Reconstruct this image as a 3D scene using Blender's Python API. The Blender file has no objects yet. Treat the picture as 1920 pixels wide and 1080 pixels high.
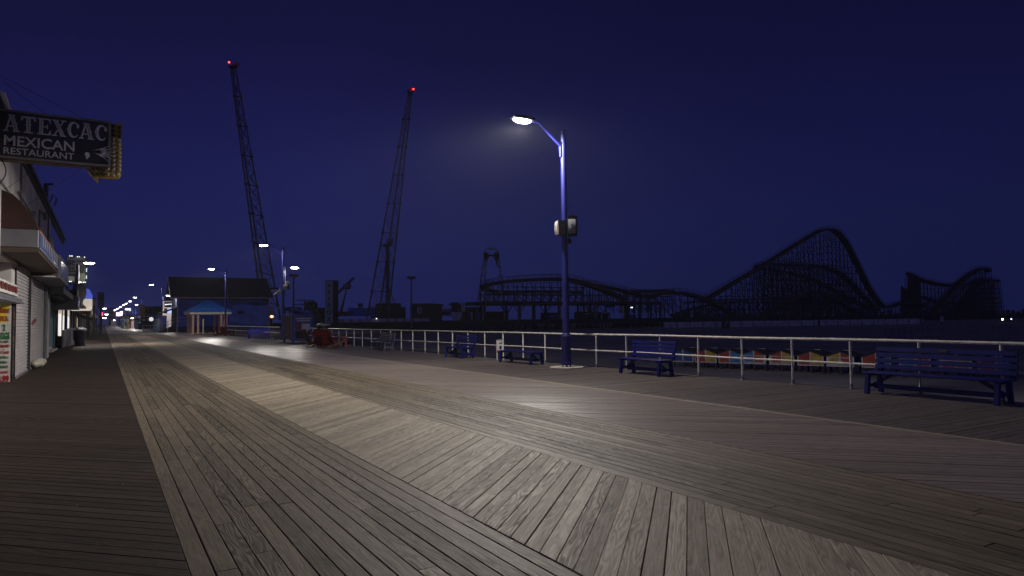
import bpy, math, random
from math import sin, cos, tan, atan, atan2, radians, pi, hypot
from mathutils import Vector, Matrix
random.seed(11)
S = bpy.context.scene
COL = S.collection
V = Vector

# ---------------------------------------------------------------- camera model (metres, boardwalk runs along +Y)
FPX, EYE = 1290.0, 1.63
YAW, PITCH, ROLL = radians(30.67), radians(2.5), radians(0.7)
_W = V((sin(YAW)*cos(PITCH), cos(YAW)*cos(PITCH), sin(PITCH)))
_r0 = V((cos(YAW), -sin(YAW), 0)); _u0 = _r0.cross(_W)
_R = _r0*cos(ROLL) - _u0*sin(ROLL); _U = _r0*sin(ROLL) + _u0*cos(ROLL)
_O = V((0, 0, EYE))
def ray(px, py): return _W + _R*((px-960)/FPX) - _U*((py-540)/FPX)
def G(px, py, z=0.0): d = ray(px, py); return _O + d*((z-EYE)/d.z)
def atX(px, py, x): d = ray(px, py); return _O + d*(x/d.x)
def atY(px, py, y): d = ray(px, py); return _O + d*(y/d.y)
def atZ(px, py, z): return G(px, py, z)
def rect(px0, py0, px1, py1, y):
    a, b = atY(px0, py0, y), atY(px1, py1, y)          # lower left, upper right
    return a.x, b.x, a.z, b.z

# ---------------------------------------------------------------- mesh builder
class MB:
    def __init__(s): s.v, s.f, s.m = [], [], []
    def add(s, vs, fs, mi=0):
        n = len(s.v); s.v += [V(p) for p in vs]
        s.f += [tuple(i+n for i in f) for f in fs]; s.m += [mi]*len(fs); return s
    def box(s, x0, x1, y0, y1, z0, z1, mi=0, M=None):
        vs = [V((x, y, z)) for z in (z0, z1) for x, y in ((x0, y0), (x1, y0), (x1, y1), (x0, y1))]
        if M: vs = [M @ p for p in vs]
        return s.add(vs, [(3, 2, 1, 0), (4, 5, 6, 7), (0, 1, 5, 4), (1, 2, 6, 5), (2, 3, 7, 6), (3, 0, 4, 7)], mi)
    def cbox(s, x0, x1, y0, y1, z0, z1, c=.01, mi=0, M=None):      # box with chamfered vertical and top edges
        def ring(d, z): return [V((x0+d+c, y0+d, z)), V((x1-d-c, y0+d, z)), V((x1-d, y0+d+c, z)), V((x1-d, y1-d-c, z)),
                                V((x1-d-c, y1-d, z)), V((x0+d+c, y1-d, z)), V((x0+d, y1-d-c, z)), V((x0+d, y0+d+c, z))]
        vs = ring(c, z0)+ring(0, z0+c)+ring(0, z1-c)+ring(c, z1)
        if M: vs = [M @ p for p in vs]
        fs = [tuple(range(7, -1, -1)), tuple(range(24, 32))]
        for r in range(3):
            for i in range(8): fs.append((r*8+i, r*8+(i+1) % 8, r*8+8+(i+1) % 8, r*8+8+i))
        return s.add(vs, fs, mi)
    def beam(s, a, b, w=.1, h=None, mi=0):
        a, b = V(a), V(b); d = b-a
        if d.length < 1e-6: return s
        d.normalize(); h = h or w
        u = d.cross(V((0, 0, 1)))
        if u.length < 1e-3: u = V((1, 0, 0))
        u.normalize(); t = u.cross(d)
        vs = [p+u*(x*w/2)+t*(y*h/2) for p in (a, b) for x, y in ((-1, -1), (1, -1), (1, 1), (-1, 1))]
        return s.add(vs, [(3, 2, 1, 0), (4, 5, 6, 7), (0, 1, 5, 4), (1, 2, 6, 5), (2, 3, 7, 6), (3, 0, 4, 7)], mi)
    def tube(s, pts, r, n=10, mi=0, caps=True):
        pts = [V(p) for p in pts]; rs = r if isinstance(r, (list, tuple)) else [r]*len(pts)
        vs, fs, pu = [], [], None
        for i, p in enumerate(pts):
            d = (pts[min(i+1, len(pts)-1)]-pts[max(i-1, 0)]).normalized()
            if pu is None:
                u = d.cross(V((0, 0, 1)))
                if u.length < 1e-3: u = V((1, 0, 0))
            else: u = pu - d*pu.dot(d)
            u.normalize(); pu = u; t = d.cross(u)
            vs += [p+(u*cos(2*pi*k/n)+t*sin(2*pi*k/n))*rs[i] for k in range(n)]
        for i in range(len(pts)-1):
            for k in range(n): fs.append((i*n+k, i*n+(k+1) % n, i*n+n+(k+1) % n, i*n+n+k))
        if caps: fs += [tuple(range(n-1, -1, -1)), tuple(range((len(pts)-1)*n, len(pts)*n))]
        return s.add(vs, fs, mi)
    def lathe(s, prof, c=(0, 0, 0), n=20, mi=0, M=None):           # prof [(r, z)]
        c = V(c); vs, fs = [], []
        for r, z in prof: vs += [c+V((r*cos(2*pi*k/n), r*sin(2*pi*k/n), z)) for k in range(n)]
        if M: vs = [M @ p for p in vs]
        for i in range(len(prof)-1):
            for k in range(n): fs.append((i*n+k, i*n+(k+1) % n, i*n+n+(k+1) % n, i*n+n+k))
        fs += [tuple(range(n-1, -1, -1)), tuple(range((len(prof)-1)*n, len(prof)*n))]
        return s.add(vs, fs, mi)
    def prism(s, poly, o, ux, uy, d, mi=0):                        # 2-D polygon in frame o,ux,uy pushed by vector d
        o, ux, uy, d = V(o), V(ux), V(uy), V(d); n = len(poly)
        a = [o+ux*x+uy*y for x, y in poly]
        vs = a+[p+d for p in a]
        fs = [tuple(range(n)), tuple(range(2*n-1, n-1, -1))]
        fs += [(i, i+n, (i+1) % n+n, (i+1) % n) for i in range(n)]
        return s.add(vs, fs, mi)
    def text(s, body, size, o, ux=(1, 0, 0), uy=(0, 0, 1), d=.01, mi=0, width=None, bold=0.0, align='LEFT'):
        cu = bpy.data.curves.new('lettering', 'FONT'); cu.body = body; cu.size = size; cu.align_x = align
        cu.offset = bold*size; cu.resolution_u = 3; cu.extrude = d/2
        ob = bpy.data.objects.new('lettering', cu); COL.objects.link(ob)
        me = bpy.data.meshes.new_from_object(ob)
        bpy.data.objects.remove(ob); bpy.data.curves.remove(cu)
        xs = [p.co.x for p in me.vertices]
        k = width/(max(xs)-min(xs)) if width and xs else 1
        o, ux, uy = V(o), V(ux), V(uy); uz = ux.cross(uy)
        s.add([o+ux*(p.co.x*k)+uy*p.co.y+uz*(p.co.z+d/2) for p in me.vertices], [tuple(p.vertices) for p in me.polygons], mi)
        bpy.data.meshes.remove(me); return s
    def build(s, name, mats, parent=None, smooth=True):
        o = V((0, 0, 0)); q = parent
        while q: o += q.location; q = q.parent
        me = bpy.data.meshes.new(name)
        me.from_pydata([tuple(p-o) for p in s.v], [], s.f)
        mats = mats if isinstance(mats, (list, tuple)) else [mats]
        for m in mats: me.materials.append(m)
        if len(mats) > 1: me.polygons.foreach_set('material_index', s.m)
        me.update()
        if smooth:
            me.polygons.foreach_set('use_smooth', [True]*len(me.polygons)); me.set_sharp_from_angle(angle=radians(35))
        ob = bpy.data.objects.new(name, me); COL.objects.link(ob); ob.parent = parent
        return ob

def islands(s):
    par = list(range(len(s.v)))
    def find(i):
        while par[i] != i: par[i] = par[par[i]]; i = par[i]
        return i
    for f in s.f:
        for i in f[1:]: par[find(i)] = find(f[0])
    out = {}
    for f in s.f: out.setdefault(find(f[0]), []).append(f)
    for fs in out.values():
        ids = sorted({i for f in fs for i in f}); mp = {i: k for k, i in enumerate(ids)}
        m = MB(); m.add([s.v[i] for i in ids], [tuple(mp[i] for i in f) for f in fs]); yield m
def build_each(s, name, mat, parent, smooth=True):               # every separate piece becomes a part of its own
    return [m.build(name, mat, parent, smooth) for m in islands(s)]

def tag(o, label=None, cat=None, group=None, kind=None):
    if label: o['label'] = label
    if cat: o['category'] = cat
    if group: o['group'] = group
    if kind: o['kind'] = kind
    return o
def thing(name, label, cat, loc=(0, 0, 0), rz=0.0, group=None):
    o = bpy.data.objects.new(name, None); COL.objects.link(o); o.empty_display_size = .2
    o.location = loc; o.rotation_euler.z = rz
    return tag(o, label, cat, group)
def copy_tree(o, parent=None):
    c = o.copy(); COL.objects.link(c); c.parent = parent
    for ch in o.children: copy_tree(ch, c)
    return c
def place(proto, used, loc, rz, label, group=None, scale=None):
    o = proto if not used else copy_tree(proto)
    used.append(1); o.location = loc; o.rotation_euler.z = rz; o['label'] = label
    if scale: o.scale = scale
    if group: o['group'] = group
    return o

# ---------------------------------------------------------------- materials
def nodes(name):
    m = bpy.data.materials.new(name); m.use_nodes = True
    nt = m.node_tree; return m, nt, nt.nodes['Principled BSDF']
def paint(name, c, rough=.55, metal=0.0, var=.25, scale=3.0, bump=0.0, spec=.5, dirt=None):
    m, nt, b = nodes(name); N, L = nt.nodes, nt.links
    tc = N.new('ShaderNodeTexCoord'); nz = N.new('ShaderNodeTexNoise')
    nz.inputs['Scale'].default_value = scale; nz.inputs['Detail'].default_value = 6
    L.new(tc.outputs['Object'], nz.inputs['Vector'])
    rp = N.new('ShaderNodeValToRGB'); e = rp.color_ramp.elements
    d = dirt or [x*(1-var) for x in c]
    e[0].position, e[1].position = .32, .68
    e[0].color = (*d, 1); e[1].color = (*[min(1, x*(1+var*.35)) for x in c], 1)
    L.new(nz.outputs['Fac'], rp.inputs['Fac']); L.new(rp.outputs['Color'], b.inputs['Base Color'])
    b.inputs['Roughness'].default_value = rough; b.inputs['Metallic'].default_value = metal
    b.inputs['Specular IOR Level'].default_value = spec
    if bump:
        bp = N.new('ShaderNodeBump'); bp.inputs['Strength'].default_value = bump; bp.inputs['Distance'].default_value = .02
        n2 = N.new('ShaderNodeTexNoise'); n2.inputs['Scale'].default_value = scale*8; n2.inputs['Detail'].default_value = 5
        L.new(tc.outputs['Object'], n2.inputs['Vector']); L.new(n2.outputs['Fac'], bp.inputs['Height']); L.new(bp.outputs['Normal'], b.inputs['Normal'])
    return m
def glow(name, c, k):
    m, nt, b = nodes(name)
    b.inputs['Base Color'].default_value = (*c, 1); b.inputs['Emission Color'].default_value = (*c, 1)
    b.inputs['Emission Strength'].default_value = k; return m
def wood(name, dark, light, rough=.6, freq=1.0, bump=.6, spec=.3):
    # weathered decking: grain in the board's own UV metres, one tone per board
    m, nt, b = nodes(name); N, L = nt.nodes, nt.links
    uv = N.new('ShaderNodeUVMap'); uv.uv_map = 'board'
    mp = N.new('ShaderNodeMapping'); mp.inputs['Scale'].default_value = (1.1*freq, 9*freq, 1); L.new(uv.outputs['UV'], mp.inputs['Vector'])
    warp = N.new('ShaderNodeTexNoise'); warp.inputs['Scale'].default_value = .8; warp.inputs['Detail'].default_value = 2
    L.new(mp.outputs['Vector'], warp.inputs['Vector'])
    mx = N.new('ShaderNodeVectorMath'); mx.operation = 'MULTIPLY_ADD'
    L.new(warp.outputs['Color'], mx.inputs[0]); mx.inputs[1].default_value = (1.4, 4.6, 0); L.new(mp.outputs['Vector'], mx.inputs[2])
    wv = N.new('ShaderNodeTexWave'); wv.wave_type = 'BANDS'; wv.bands_direction = 'Y'; wv.inputs['Scale'].default_value = .75
    wv.inputs['Distortion'].default_value = 5.0; wv.inputs['Detail'].default_value = 3; wv.inputs['Detail Scale'].default_value = 1.6
    L.new(mx.outputs['Vector'], wv.inputs['Vector'])
    mp2 = N.new('ShaderNodeMapping'); mp2.inputs['Scale'].default_value = (2.2, 48, 1); L.new(uv.outputs['UV'], mp2.inputs['Vector'])
    fine = N.new('ShaderNodeTexNoise'); fine.inputs['Scale'].default_value = 1; fine.inputs['Detail'].default_value = 4
    L.new(mp2.outputs['Vector'], fine.inputs['Vector'])
    tc = N.new('ShaderNodeTexCoord')
    big = N.new('ShaderNodeTexNoise'); big.inputs['Scale'].default_value = .55; big.inputs['Detail'].default_value = 6
    L.new(tc.outputs['Object'], big.inputs['Vector'])
    blot = N.new('ShaderNodeTexNoise'); blot.inputs['Scale'].default_value = 2.4; blot.inputs['Detail'].default_value = 3; blot.inputs['Distortion'].default_value = 1.2
    L.new(mx.outputs['Vector'], blot.inputs['Vector'])
    at = N.new('ShaderNodeAttribute'); at.attribute_name = 'tone'
    def mth(op, a, bb, c=None):
        n = N.new('ShaderNodeMath'); n.operation = op
        for i, x in enumerate((a, bb, c)):
            if x is None: continue
            if isinstance(x, (int, float)): n.inputs[i].default_value = x
            else: L.new(x, n.inputs[i])
        return n.outputs[0]
    fg = N.new('ShaderNodeAttribute'); fg.attribute_name = 'figure'
    fz = N.new('ShaderNodeTexNoise'); fz.inputs['Scale'].default_value = .9; L.new(mp.outputs['Vector'], fz.inputs['Vector'])
    fm = mth('MULTIPLY', fg.outputs['Fac'], mth('MULTIPLY', fz.outputs['Fac'], 1.7))
    g = mth('MULTIPLY', mth('SUBTRACT', wv.outputs['Fac'], .5), fm)
    g = mth('ADD', g, .22)
    g = mth('MULTIPLY_ADD', fine.outputs['Fac'], .80, g)
    g = mth('SUBTRACT', g, .19)
    g = mth('MULTIPLY_ADD', blot.outputs['Fac'], .66, g)
    g = mth('MULTIPLY_ADD', big.outputs['Fac'], .36, g)
    g = mth('MULTIPLY_ADD', at.outputs['Fac'], .50, g)
    g = mth('SUBTRACT', g, .10)
    rp = N.new('ShaderNodeValToRGB'); e = rp.color_ramp.elements
    e[0].position, e[1].position = .42, .98
    e[0].color, e[1].color = (*dark, 1), (*light, 1)
    g2 = mth('MULTIPLY', g, .70)
    L.new(g2, rp.inputs['Fac']); L.new(rp.outputs['Color'], b.inputs['Base Color'])
    b.inputs['Roughness'].default_value = rough
    rr = mth('MULTIPLY_ADD', g, -.18, rough+.16); L.new(rr, b.inputs['Roughness'])
    bp = N.new('ShaderNodeBump'); bp.inputs['Strength'].default_value = bump; bp.inputs['Distance'].default_value = .004
    L.new(g, bp.inputs['Height']); L.new(bp.outputs['Normal'], b.inputs['Normal'])
    b.inputs['Specular IOR Level'].default_value = spec
    return m

M = dict(
    deck_mid=wood('deck_mid', (.085, .069, .050), (.42, .352, .265), .74),
    deck_walk=wood('deck_walk', (.033, .026, .018), (.215, .172, .122), .72),
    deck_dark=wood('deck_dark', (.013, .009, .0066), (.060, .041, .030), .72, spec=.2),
    deck_right=wood('deck_right', (.100, .079, .064), (.36, .295, .245), .38, spec=.5),
    deck_edge=wood('deck_edge', (.050, .041, .036), (.175, .145, .13), .5),
    deck_pale=wood('deck_pale', (.16, .135, .10), (.38, .32, .245), .5),
    under=paint('under', (.012, .010, .009), .9),
    sand=paint('sand', (.31, .295, .30), .95, var=.35, scale=.25, bump=.4),
    water=paint('water', (.006, .008, .012), .25, var=.2, scale=.05, bump=.2),
    blue=paint('blue', (.008, .012, .185), .5, var=.3, scale=2.5, spec=.6),
    bench=paint('bench', (.006, .009, .15), .5, var=.35, scale=3, bump=.08, spec=.22),
    benchold=paint('benchold', (.085, .09, .15), .6, var=.35, scale=4, bump=.1),
    bluebright=paint('bluebright', (.020, .030, .50), .45, var=.3, scale=3),
    galv=paint('galv', (.80, .76, .70), .4, metal=.05, var=.25, scale=6),
    steel=paint('steel', (.33, .33, .34), .45, metal=.6, var=.3, scale=5),
    white=paint('white', (.68, .66, .62), .5, var=.22, scale=2),
    offwhite=paint('offwhite', (.58, .54, .53), .6, var=.35, scale=1.3, bump=.05),
    greypanel=paint('greypanel', (.15, .15, .17), .55, var=.3, scale=1.2),
    dark=paint('dark', (.018, .018, .02), .6),
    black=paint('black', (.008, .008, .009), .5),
    silh=paint('silh', (.05, .042, .04), .8, var=.4, scale=.4),
    timber=paint('timber', (.060, .046, .040), .85, var=.4, scale=.3),
    steelrig=paint('steelrig', (.19, .14, .14), .7, var=.3, scale=.5),
    concrete=paint('concrete', (.55, .52, .47), .85, var=.25, scale=3, bump=.15),
    red=paint('red', (.16, .007, .007), .55, var=.3, scale=4),
    redbrown=paint('redbrown', (.12, .018, .014), .7, var=.35, scale=2),
    yellow=paint('yellow', (.29, .19, .02), .45, var=.3, scale=4),
    green=paint('green', (.015, .16, .05), .5, var=.2),
    redtext=paint('redtext', (.42, .02, .025), .5, var=.2),
    menuyellow=paint('menuyellow', (.80, .62, .05), .5, var=.2),
    boardwhite=paint('boardwhite', (.62, .60, .56), .5, var=.2, scale=3),
    shutter=paint('shutter', (.54, .50, .51), .42, var=.25, scale=1.6, metal=.1),
    teal=paint('teal', (.10, .20, .24), .6, var=.3, scale=1.5),
    tealdark=paint('tealdark', (.05, .11, .12), .55, var=.3),
    maroon=paint('maroon', (.036, .009, .007), .75, var=.3, scale=2),
    brown=paint('brown', (.075, .05, .035), .65, var=.35, scale=2),
    signface=paint('signface', (.010, .011, .013), .35, var=.3, scale=4),
    signtext=paint('signtext', (.40, .38, .46), .5, var=.12),
    signgrey=paint('signgrey', (.13, .125, .14), .5, var=.25),
    bluefascia=paint('bluefascia', (.10, .13, .30), .22, var=.35, scale=3),
    paleprint=paint('paleprint', (.34, .36, .32), .3, var=.4, scale=5),
    orange=paint('orange', (.42, .14, .06), .5),
    mural=paint('mural', (.10, .20, .75), .7, var=.5, scale=.35),
    muraldark=paint('muraldark', (.04, .055, .15), .8, var=.4, scale=.5),
    murallight=paint('murallight', (.20, .34, .92), .7, var=.3, scale=.6),
    roof=paint('roof', (.035, .035, .037), .85, var=.3, scale=1.5),
    roofblue=paint('roofblue', (.03, .24, .85), .55, var=.2, scale=2),
    peach=paint('peach', (.82, .52, .40), .6, var=.15),
    hutorange=paint('hutorange', (.50, .12, .05), .7, var=.45),
    hutyellow=paint('hutyellow', (.50, .34, .05), .7, var=.45),
    hutblue=paint('hutblue', (.05, .20, .50), .7, var=.45),
    hutnavy=paint('hutnavy', (.03, .07, .30), .6, var=.25),
    hutred=paint('hutred', (.36, .055, .035), .7, var=.45),
    huttrim=paint('huttrim', (.52, .52, .58), .6),
    contblue=paint('contblue', (.05, .20, .75), .6, var=.3),
    sage=paint('sage', (.34, .45, .48), .7, var=.25),
    binblue=paint('binblue', (.006, .012, .03), .4),
    bag=paint('bag', (.62, .58, .48), .7, var=.25, scale=6, bump=.3),
    rust=paint('rust', (.20, .06, .05), .7, var=.4),
    palefence=paint('palefence', (.60, .57, .66), .75, var=.4, scale=.8),
    plum=paint('plum', (.03, .016, .018), .7, var=.5, scale=8),
    kioskblue=paint('kioskblue', (.06, .09, .34), .55, var=.3),
    turq=paint('turq', (.10, .34, .50), .5, var=.25),
    bulb=paint('bulb', (.30, .27, .23), .25, var=.05),
    lens=glow('lens', (1, .93, .80), 60),
    lensfar=glow('lensfar', (1, .94, .86), 30),
    pinkneon=glow('pinkneon', (1, .60, .80), 3.0),
    blueled=glow('blueled', (.30, .38, 1), 1.6),
    bulbon=glow('bulbon', (.80, .85, 1), 2.5),
    redlamp=glow('redlamp', (1, .03, .02), 14),
    shopwhite=glow('shopwhite', (1, .97, .93), .75),
    shopwarm=glow('shopwarm', (1, .82, .55), .55),
    signlit=glow('signlit', (1, .88, .74), .42),
    pylonlit=glow('pylonlit', (1, .88, .80), .30),
    screen=glow('screen', (.9, .9, 1), 1.2),
)

# ---------------------------------------------------------------- boardwalk: real boards over a dark under-deck
def rail_x(y): return 14.24-.027*y
NAILS = []
class Deck:
    def __init__(s): s.v, s.f, s.uv, s.t, s.g = [], [], [], [], []
    def board(s, p, tone, w=.14):                    # p: 4 corners (x, y) counter-clockwise, p0->p1 along the grain
        z = random.uniform(-.0015, .0015); ch = random.uniform(.002, .004)
        c = V((sum(q[0] for q in p)/4, sum(q[1] for q in p)/4, 0)); n = len(s.v)
        tilt = random.uniform(-.0012, .0012)
        P = [V((q[0], q[1], 0)) for q in p]; a = (P[1]-P[0]).normalized(); across = V((-a.y, a.x, 0))
        for dz, k in ((-.035, 0), (-ch, 0), (0, ch)):
            for i, q in enumerate(P):
                sx = 1 if i in (0, 3) else -1; sy = 1 if i in (0, 1) else -1
                r = q + a*(sx*k) + across*(sy*k)
                s.v.append((r.x, r.y, z+dz+(tilt if sy > 0 else -tilt)))
        fs = [(n+8, n+9, n+10, n+11)]
        for r in (0, 4):
            for i in range(4): fs.append((n+r+i, n+r+(i+1) % 4, n+r+4+(i+1) % 4, n+r+4+i))
        Lb = (P[1]-P[0]).length; wv = abs((P[3]-P[0]).dot(across)); sk = (P[3]-P[0]).dot(a)
        if min(q[1] for q in p) < 12:
            u = .09
            while u < Lb-.05:
                for k in (.2, .8):
                    q = P[0]+a*(u+sk*k+random.uniform(-.008, .008))+across*(wv*k+random.uniform(-.006, .006))
                    if q.y < 11: NAILS.append(q)
                u += .52
        ou, ov = random.uniform(0, 90), random.uniform(0, 90)
        fig = random.choice((.08, .10, .16, .22, .30, .40, .52))
        for f in fs:
            s.f.append(f); s.t.append(tone); s.g.append(fig)
            for i in f:
                d = V((s.v[i][0], s.v[i][1], 0))-P[0]
                s.uv += [d.dot(a)+ou, d.dot(across)+ov]
    def build(s, name, mat):
        me = bpy.data.meshes.new(name); me.from_pydata(s.v, [], s.f); me.materials.append(mat)
        l = me.uv_layers.new(name='board'); l.data.foreach_set('uv', s.uv)
        at = me.attributes.new('tone', 'FLOAT', 'FACE'); at.data.foreach_set('value', s.t)
        at = me.attributes.new('figure', 'FLOAT', 'FACE'); at.data.foreach_set('value', s.g)
        me.update(); o = bpy.data.objects.new(name, me); COL.objects.link(o)
        return tag(o, kind='structure')
def tone(): return min(1, max(0, random.gauss(.5, .19)))
P_, GAP = .142, .007
FAR = 118.0
def diag(x0, x1, sgn, mat, y0=-2.0, y1=FAR):
    d = Deck(); st = P_*math.sqrt(2); y = y0-(x1-x0)
    while y < y1:
        g = random.choice((.002, .003, .005, .008))*math.sqrt(2); dy = sgn*(x1-x0)
        d.board([(x0, y), (x1, y+dy), (x1, y+dy+st-g), (x0, y+st-g)], tone()); y += st
    d.build('boardwalk', mat)
def lengthwise(x0, x1, n, mat, border=True):
    d = Deck(); w = (x1-x0)/n
    for k in range(n):
        y = -3-random.uniform(0, 4)
        edge = border and k in (0, n-1)
        while y < FAR:
            L = random.choice((3.6, 4.2, 4.9))
            gp_ = random.choice((.006, .007, .009, .011)); d.board([(x0+k*w+w-gp_, y), (x0+k*w+w-gp_, y+L-.004), (x0+k*w, y+L-.004), (x0+k*w, y)], .72 if edge and random.random() < .8 else tone()*.95); y += L
    d.build('boardwalk', mat)
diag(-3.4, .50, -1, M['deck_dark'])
lengthwise(.505, 2.62, 15, M['deck_walk'])
diag(2.625, 4.56, 1, M['deck_mid'])
lengthwise(4.565, 6.74, 15, M['deck_walk'])
diag(6.745, 9.62, -1, M['deck_right'])
lengthwise(9.625, 9.76, 1, M['deck_pale'])
d = Deck(); y = -2.0
while y < FAR:
    d.board([(9.765, y), (rail_x(y)+.22, y), (rail_x(y)+.22, y+P_-GAP), (9.765, y+P_-GAP)], tone()); y += P_
d.build('boardwalk', M['deck_edge'])
b = MB()
for q in NAILS: b.add([(q.x+.0042*cos(k*pi/3), q.y+.0042*sin(k*pi/3), .0026) for k in range(6)], [tuple(range(6))])
tag(b.build('nail_heads', M['rust'], smooth=False), kind='stuff')
# far promenade beyond the boards one can tell apart
b = MB()
b.box(-4, 9.6, FAR, 900, -.3, -.006); b.box(9.6, 34, 92, 150, -.3, -.045)
tag(b.build('promenade', M['deck_right']), kind='structure')
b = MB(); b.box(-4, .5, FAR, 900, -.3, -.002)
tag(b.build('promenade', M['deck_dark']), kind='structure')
b = MB(); b.box(-4, 14.5, -4, FAR, -.30, -.04)
y = -3
while y < 92:
    for x in (14.2-.027*y, 11.5): b.box(x-.14, x+.14, y-.14, y+.14, -2.1, -.30)
    b.box(11.2, 14.35-.027*y, y-.1, y+.1, -.62, -.301); y += 3.0
tag(b.build('boardwalk_frame', M['under']), kind='structure')
# beach, sea
b = MB(); nx, ny = 90, 70
def sandz(x, y): return -2.0+.10*sin(x*.21+y*.13)+.07*sin(x*.47-y*.31)+.05*sin(x*.9+y*.7)
xs = [-30+ (i/nx)**1.7*650 for i in range(nx+1)]; ys = [-60+(j/ny)**1.7*1000 for j in range(ny+1)]
b.add([(x, y, sandz(x, y)) for y in ys for x in xs], [(j*(nx+1)+i, j*(nx+1)+i+1, (j+1)*(nx+1)+i+1, (j+1)*(nx+1)+i) for j in range(ny) for i in range(nx)])
tag(b.build('beach', M['sand']), kind='structure')
b = MB(); b.add([(-380, -180, -2.35), (1380, -180, -2.35), (1380, 1380, -2.35), (-380, 1380, -2.35)], [(0, 1, 2, 3)])
tag(b.build('sea', M['water']), kind='structure')

# crumbs of litter and shell caught on the boards
b = MB()
for px, py in ((155, 692), (168, 685), (140, 735), (187, 700), (143, 773), (141, 852), (157, 851), (230, 909), (145, 948), (598, 985), (660, 966), (1022, 975), (1024, 878), (1100, 905), (1290, 1002), (1289, 1050), (870, 1010), (525, 1055), (552, 1035), (601, 730), (700, 1000), (960, 1015)):
    p = G(px, py); r = random.uniform(.003, .007); a = random.uniform(0, pi)
    b.box(-r, r, -r*.5, r*.5, .002, .002+r*.4, M=Matrix.Translation((p.x, p.y, 0)) @ Matrix.Rotation(a, 4, 'Z'))
tag(b.build('litter_specks', M['boardwhite']), kind='stuff')

# ---------------------------------------------------------------- street lamps
def photometric(L, fwd=True, narrow=False):
    L.use_nodes = True; nt = L.node_tree; N, K = nt.nodes, nt.links; em = N['Emission']
    tc = N.new('ShaderNodeTexCoord'); sp = N.new('ShaderNodeSeparateXYZ'); K.new(tc.outputs['Normal'], sp.inputs[0])
    def mr(src, a, b_, c, d):
        n = N.new('ShaderNodeMapRange'); n.clamp = True
        for i, x in enumerate((a, b_, c, d)): n.inputs[i+1].default_value = x
        K.new(src, n.inputs[0]); return n.outputs[0]
    def mul(a, b_):
        n = N.new('ShaderNodeMath'); n.operation = 'MULTIPLY'; K.new(a, n.inputs[0]); K.new(b_, n.inputs[1]); return n.outputs[0]
    bat = mr(sp.outputs['Z'], -1, -.36, 1.0, 4.6); cut = mr(sp.outputs['Z'], -.30, -.10, 1, .02)
    if narrow: bat = mr(sp.outputs['Z'], -1, -.6, 1.6, 1.0); cut = mr(sp.outputs['Z'], -.82, -.45, 1, .03)
    r = mul(bat, cut)
    if fwd: r = mul(r, mr(sp.outputs['X'], -.75, .0, 1.45, .72))
    if fwd: r = mul(r, mr(sp.outputs['X'], -.05, .35, 1, .85))
    K.new(r, em.inputs['Strength'])
def lamp_light(x, y, z, watts, parent=None, fwd=True, col=(1, .94, .86), narrow=False):
    L = bpy.data.lights.new('lamp_light', 'POINT'); L.energy = watts; L.color = col; L.shadow_soft_size = .16
    photometric(L, fwd, narrow)
    o = bpy.data.objects.new('lamp_light', L); COL.objects.link(o); o.parent = parent; o.location = (x, y, z); return o

def lamp_head(b, hx, z, sgn):                        # flat cobra head along X
    pr = [(0, .0), (.10, .05), (.5, .075), (.78, .05), (.86, .0), (.78, -.035), (.1, -.04)]
    b.prism([(sgn*x, y) for x, y in pr], (hx, -.15, z), (1, 0, 0), (0, 0, 1), (0, .30, 0))
def lens_mesh(hx, z, sgn):
    b = MB(); n = 20; vs, fs = [], []
    rings = [(1, 0), (.9, -.05), (.6, -.09), (.25, -.105)]
    for k, dz in rings: vs += [V((hx+sgn*.46+.33*k*cos(2*pi*i/n), .135*k*sin(2*pi*i/n), z-.04+dz)) for i in range(n)]
    for r in range(3):
        for i in range(n): fs.append((r*n+i, r*n+n+i, r*n+n+(i+1) % n, r*n+(i+1) % n))
    fs.append(tuple(range(3*n, 4*n))); return b.add(vs, fs)
LG = 'street lamps along the boardwalk rail'
def make_lamp(lensmat, watts, back=False, speaker=False, light=True):
    t = thing('street_lamp', '', 'street lamp', group=LG)
    b = MB(); b.tube([(0, 0, .1), (0, 0, 3.5), (0, 0, 7.62)], [.112, .102, .088], 16); b.lathe([(.098, 7.62), (.098, 7.70), (.05, 7.74)]); b.build('pole', M['blue'], t)
    b = MB(); b.lathe([(.15, .13), (.185, .135), (.185, .2), (.155, .21), (.155, .98), (.175, .99), (.175, 1.03), (.145, 1.05), (.145, 1.09), (.11, 1.12)], n=24)
    for k in range(14): b.lathe([(.159, .25+k*.05), (.159, .262+k*.05)], n=24)
    b.build('base_cover', M['blue'], t)
    b = MB(); b.lathe([(.55, 0), (.55, .035), (.52, .05)], n=28); b.build('footing', M['concrete'], t)
    b = MB()
    for k in range(6): b.tube([(.14*cos(k*pi/3), .14*sin(k*pi/3), .05), (.14*cos(k*pi/3), .14*sin(k*pi/3), .14)], .022, 6)
    b.build('anchor_bolts', M['dark'], t)
    b = MB(); pts = [(-.08, 0, 7.20), (-.50, 0, 7.52), (-.88, 0, 7.82), (-.98, 0, 7.87), (-1.15, 0, 7.885)]
    b.tube(pts, [.05, .045, .042, .04, .04], 10); b.box(-.13, -.07, -.05, .05, 6.85, 7.35); b.build('arm', M['blue'], t)
    b = MB(); lamp_head(b, -1.10, 7.91, -1); h = b.build('lamp_head', M['dark'], t)
    lens_mesh(-1.10, 7.91, -1).build('lens', lensmat, h)
    if light: lamp_light(-1.56, 0, 7.72, watts, t)
    if back:
        b = MB(); b.tube([(.16, 0, 3.6), (.16, 0, 5.9), (.16, 0, 6.05), (.45, 0, 6.12), (.7, 0, 6.12)], .035, 8); b.build('arm', M['steel'], t)
        b = MB(); lamp_head(b, .5, 6.14, 1); h = b.build('lamp_head', M['dark'], t); lens_mesh(.5, 6.14, 1).build('lens', lensmat, h)
        lamp_light(.96, 0, 5.94, watts*.3, t, fwd=False)
    return t
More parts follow.
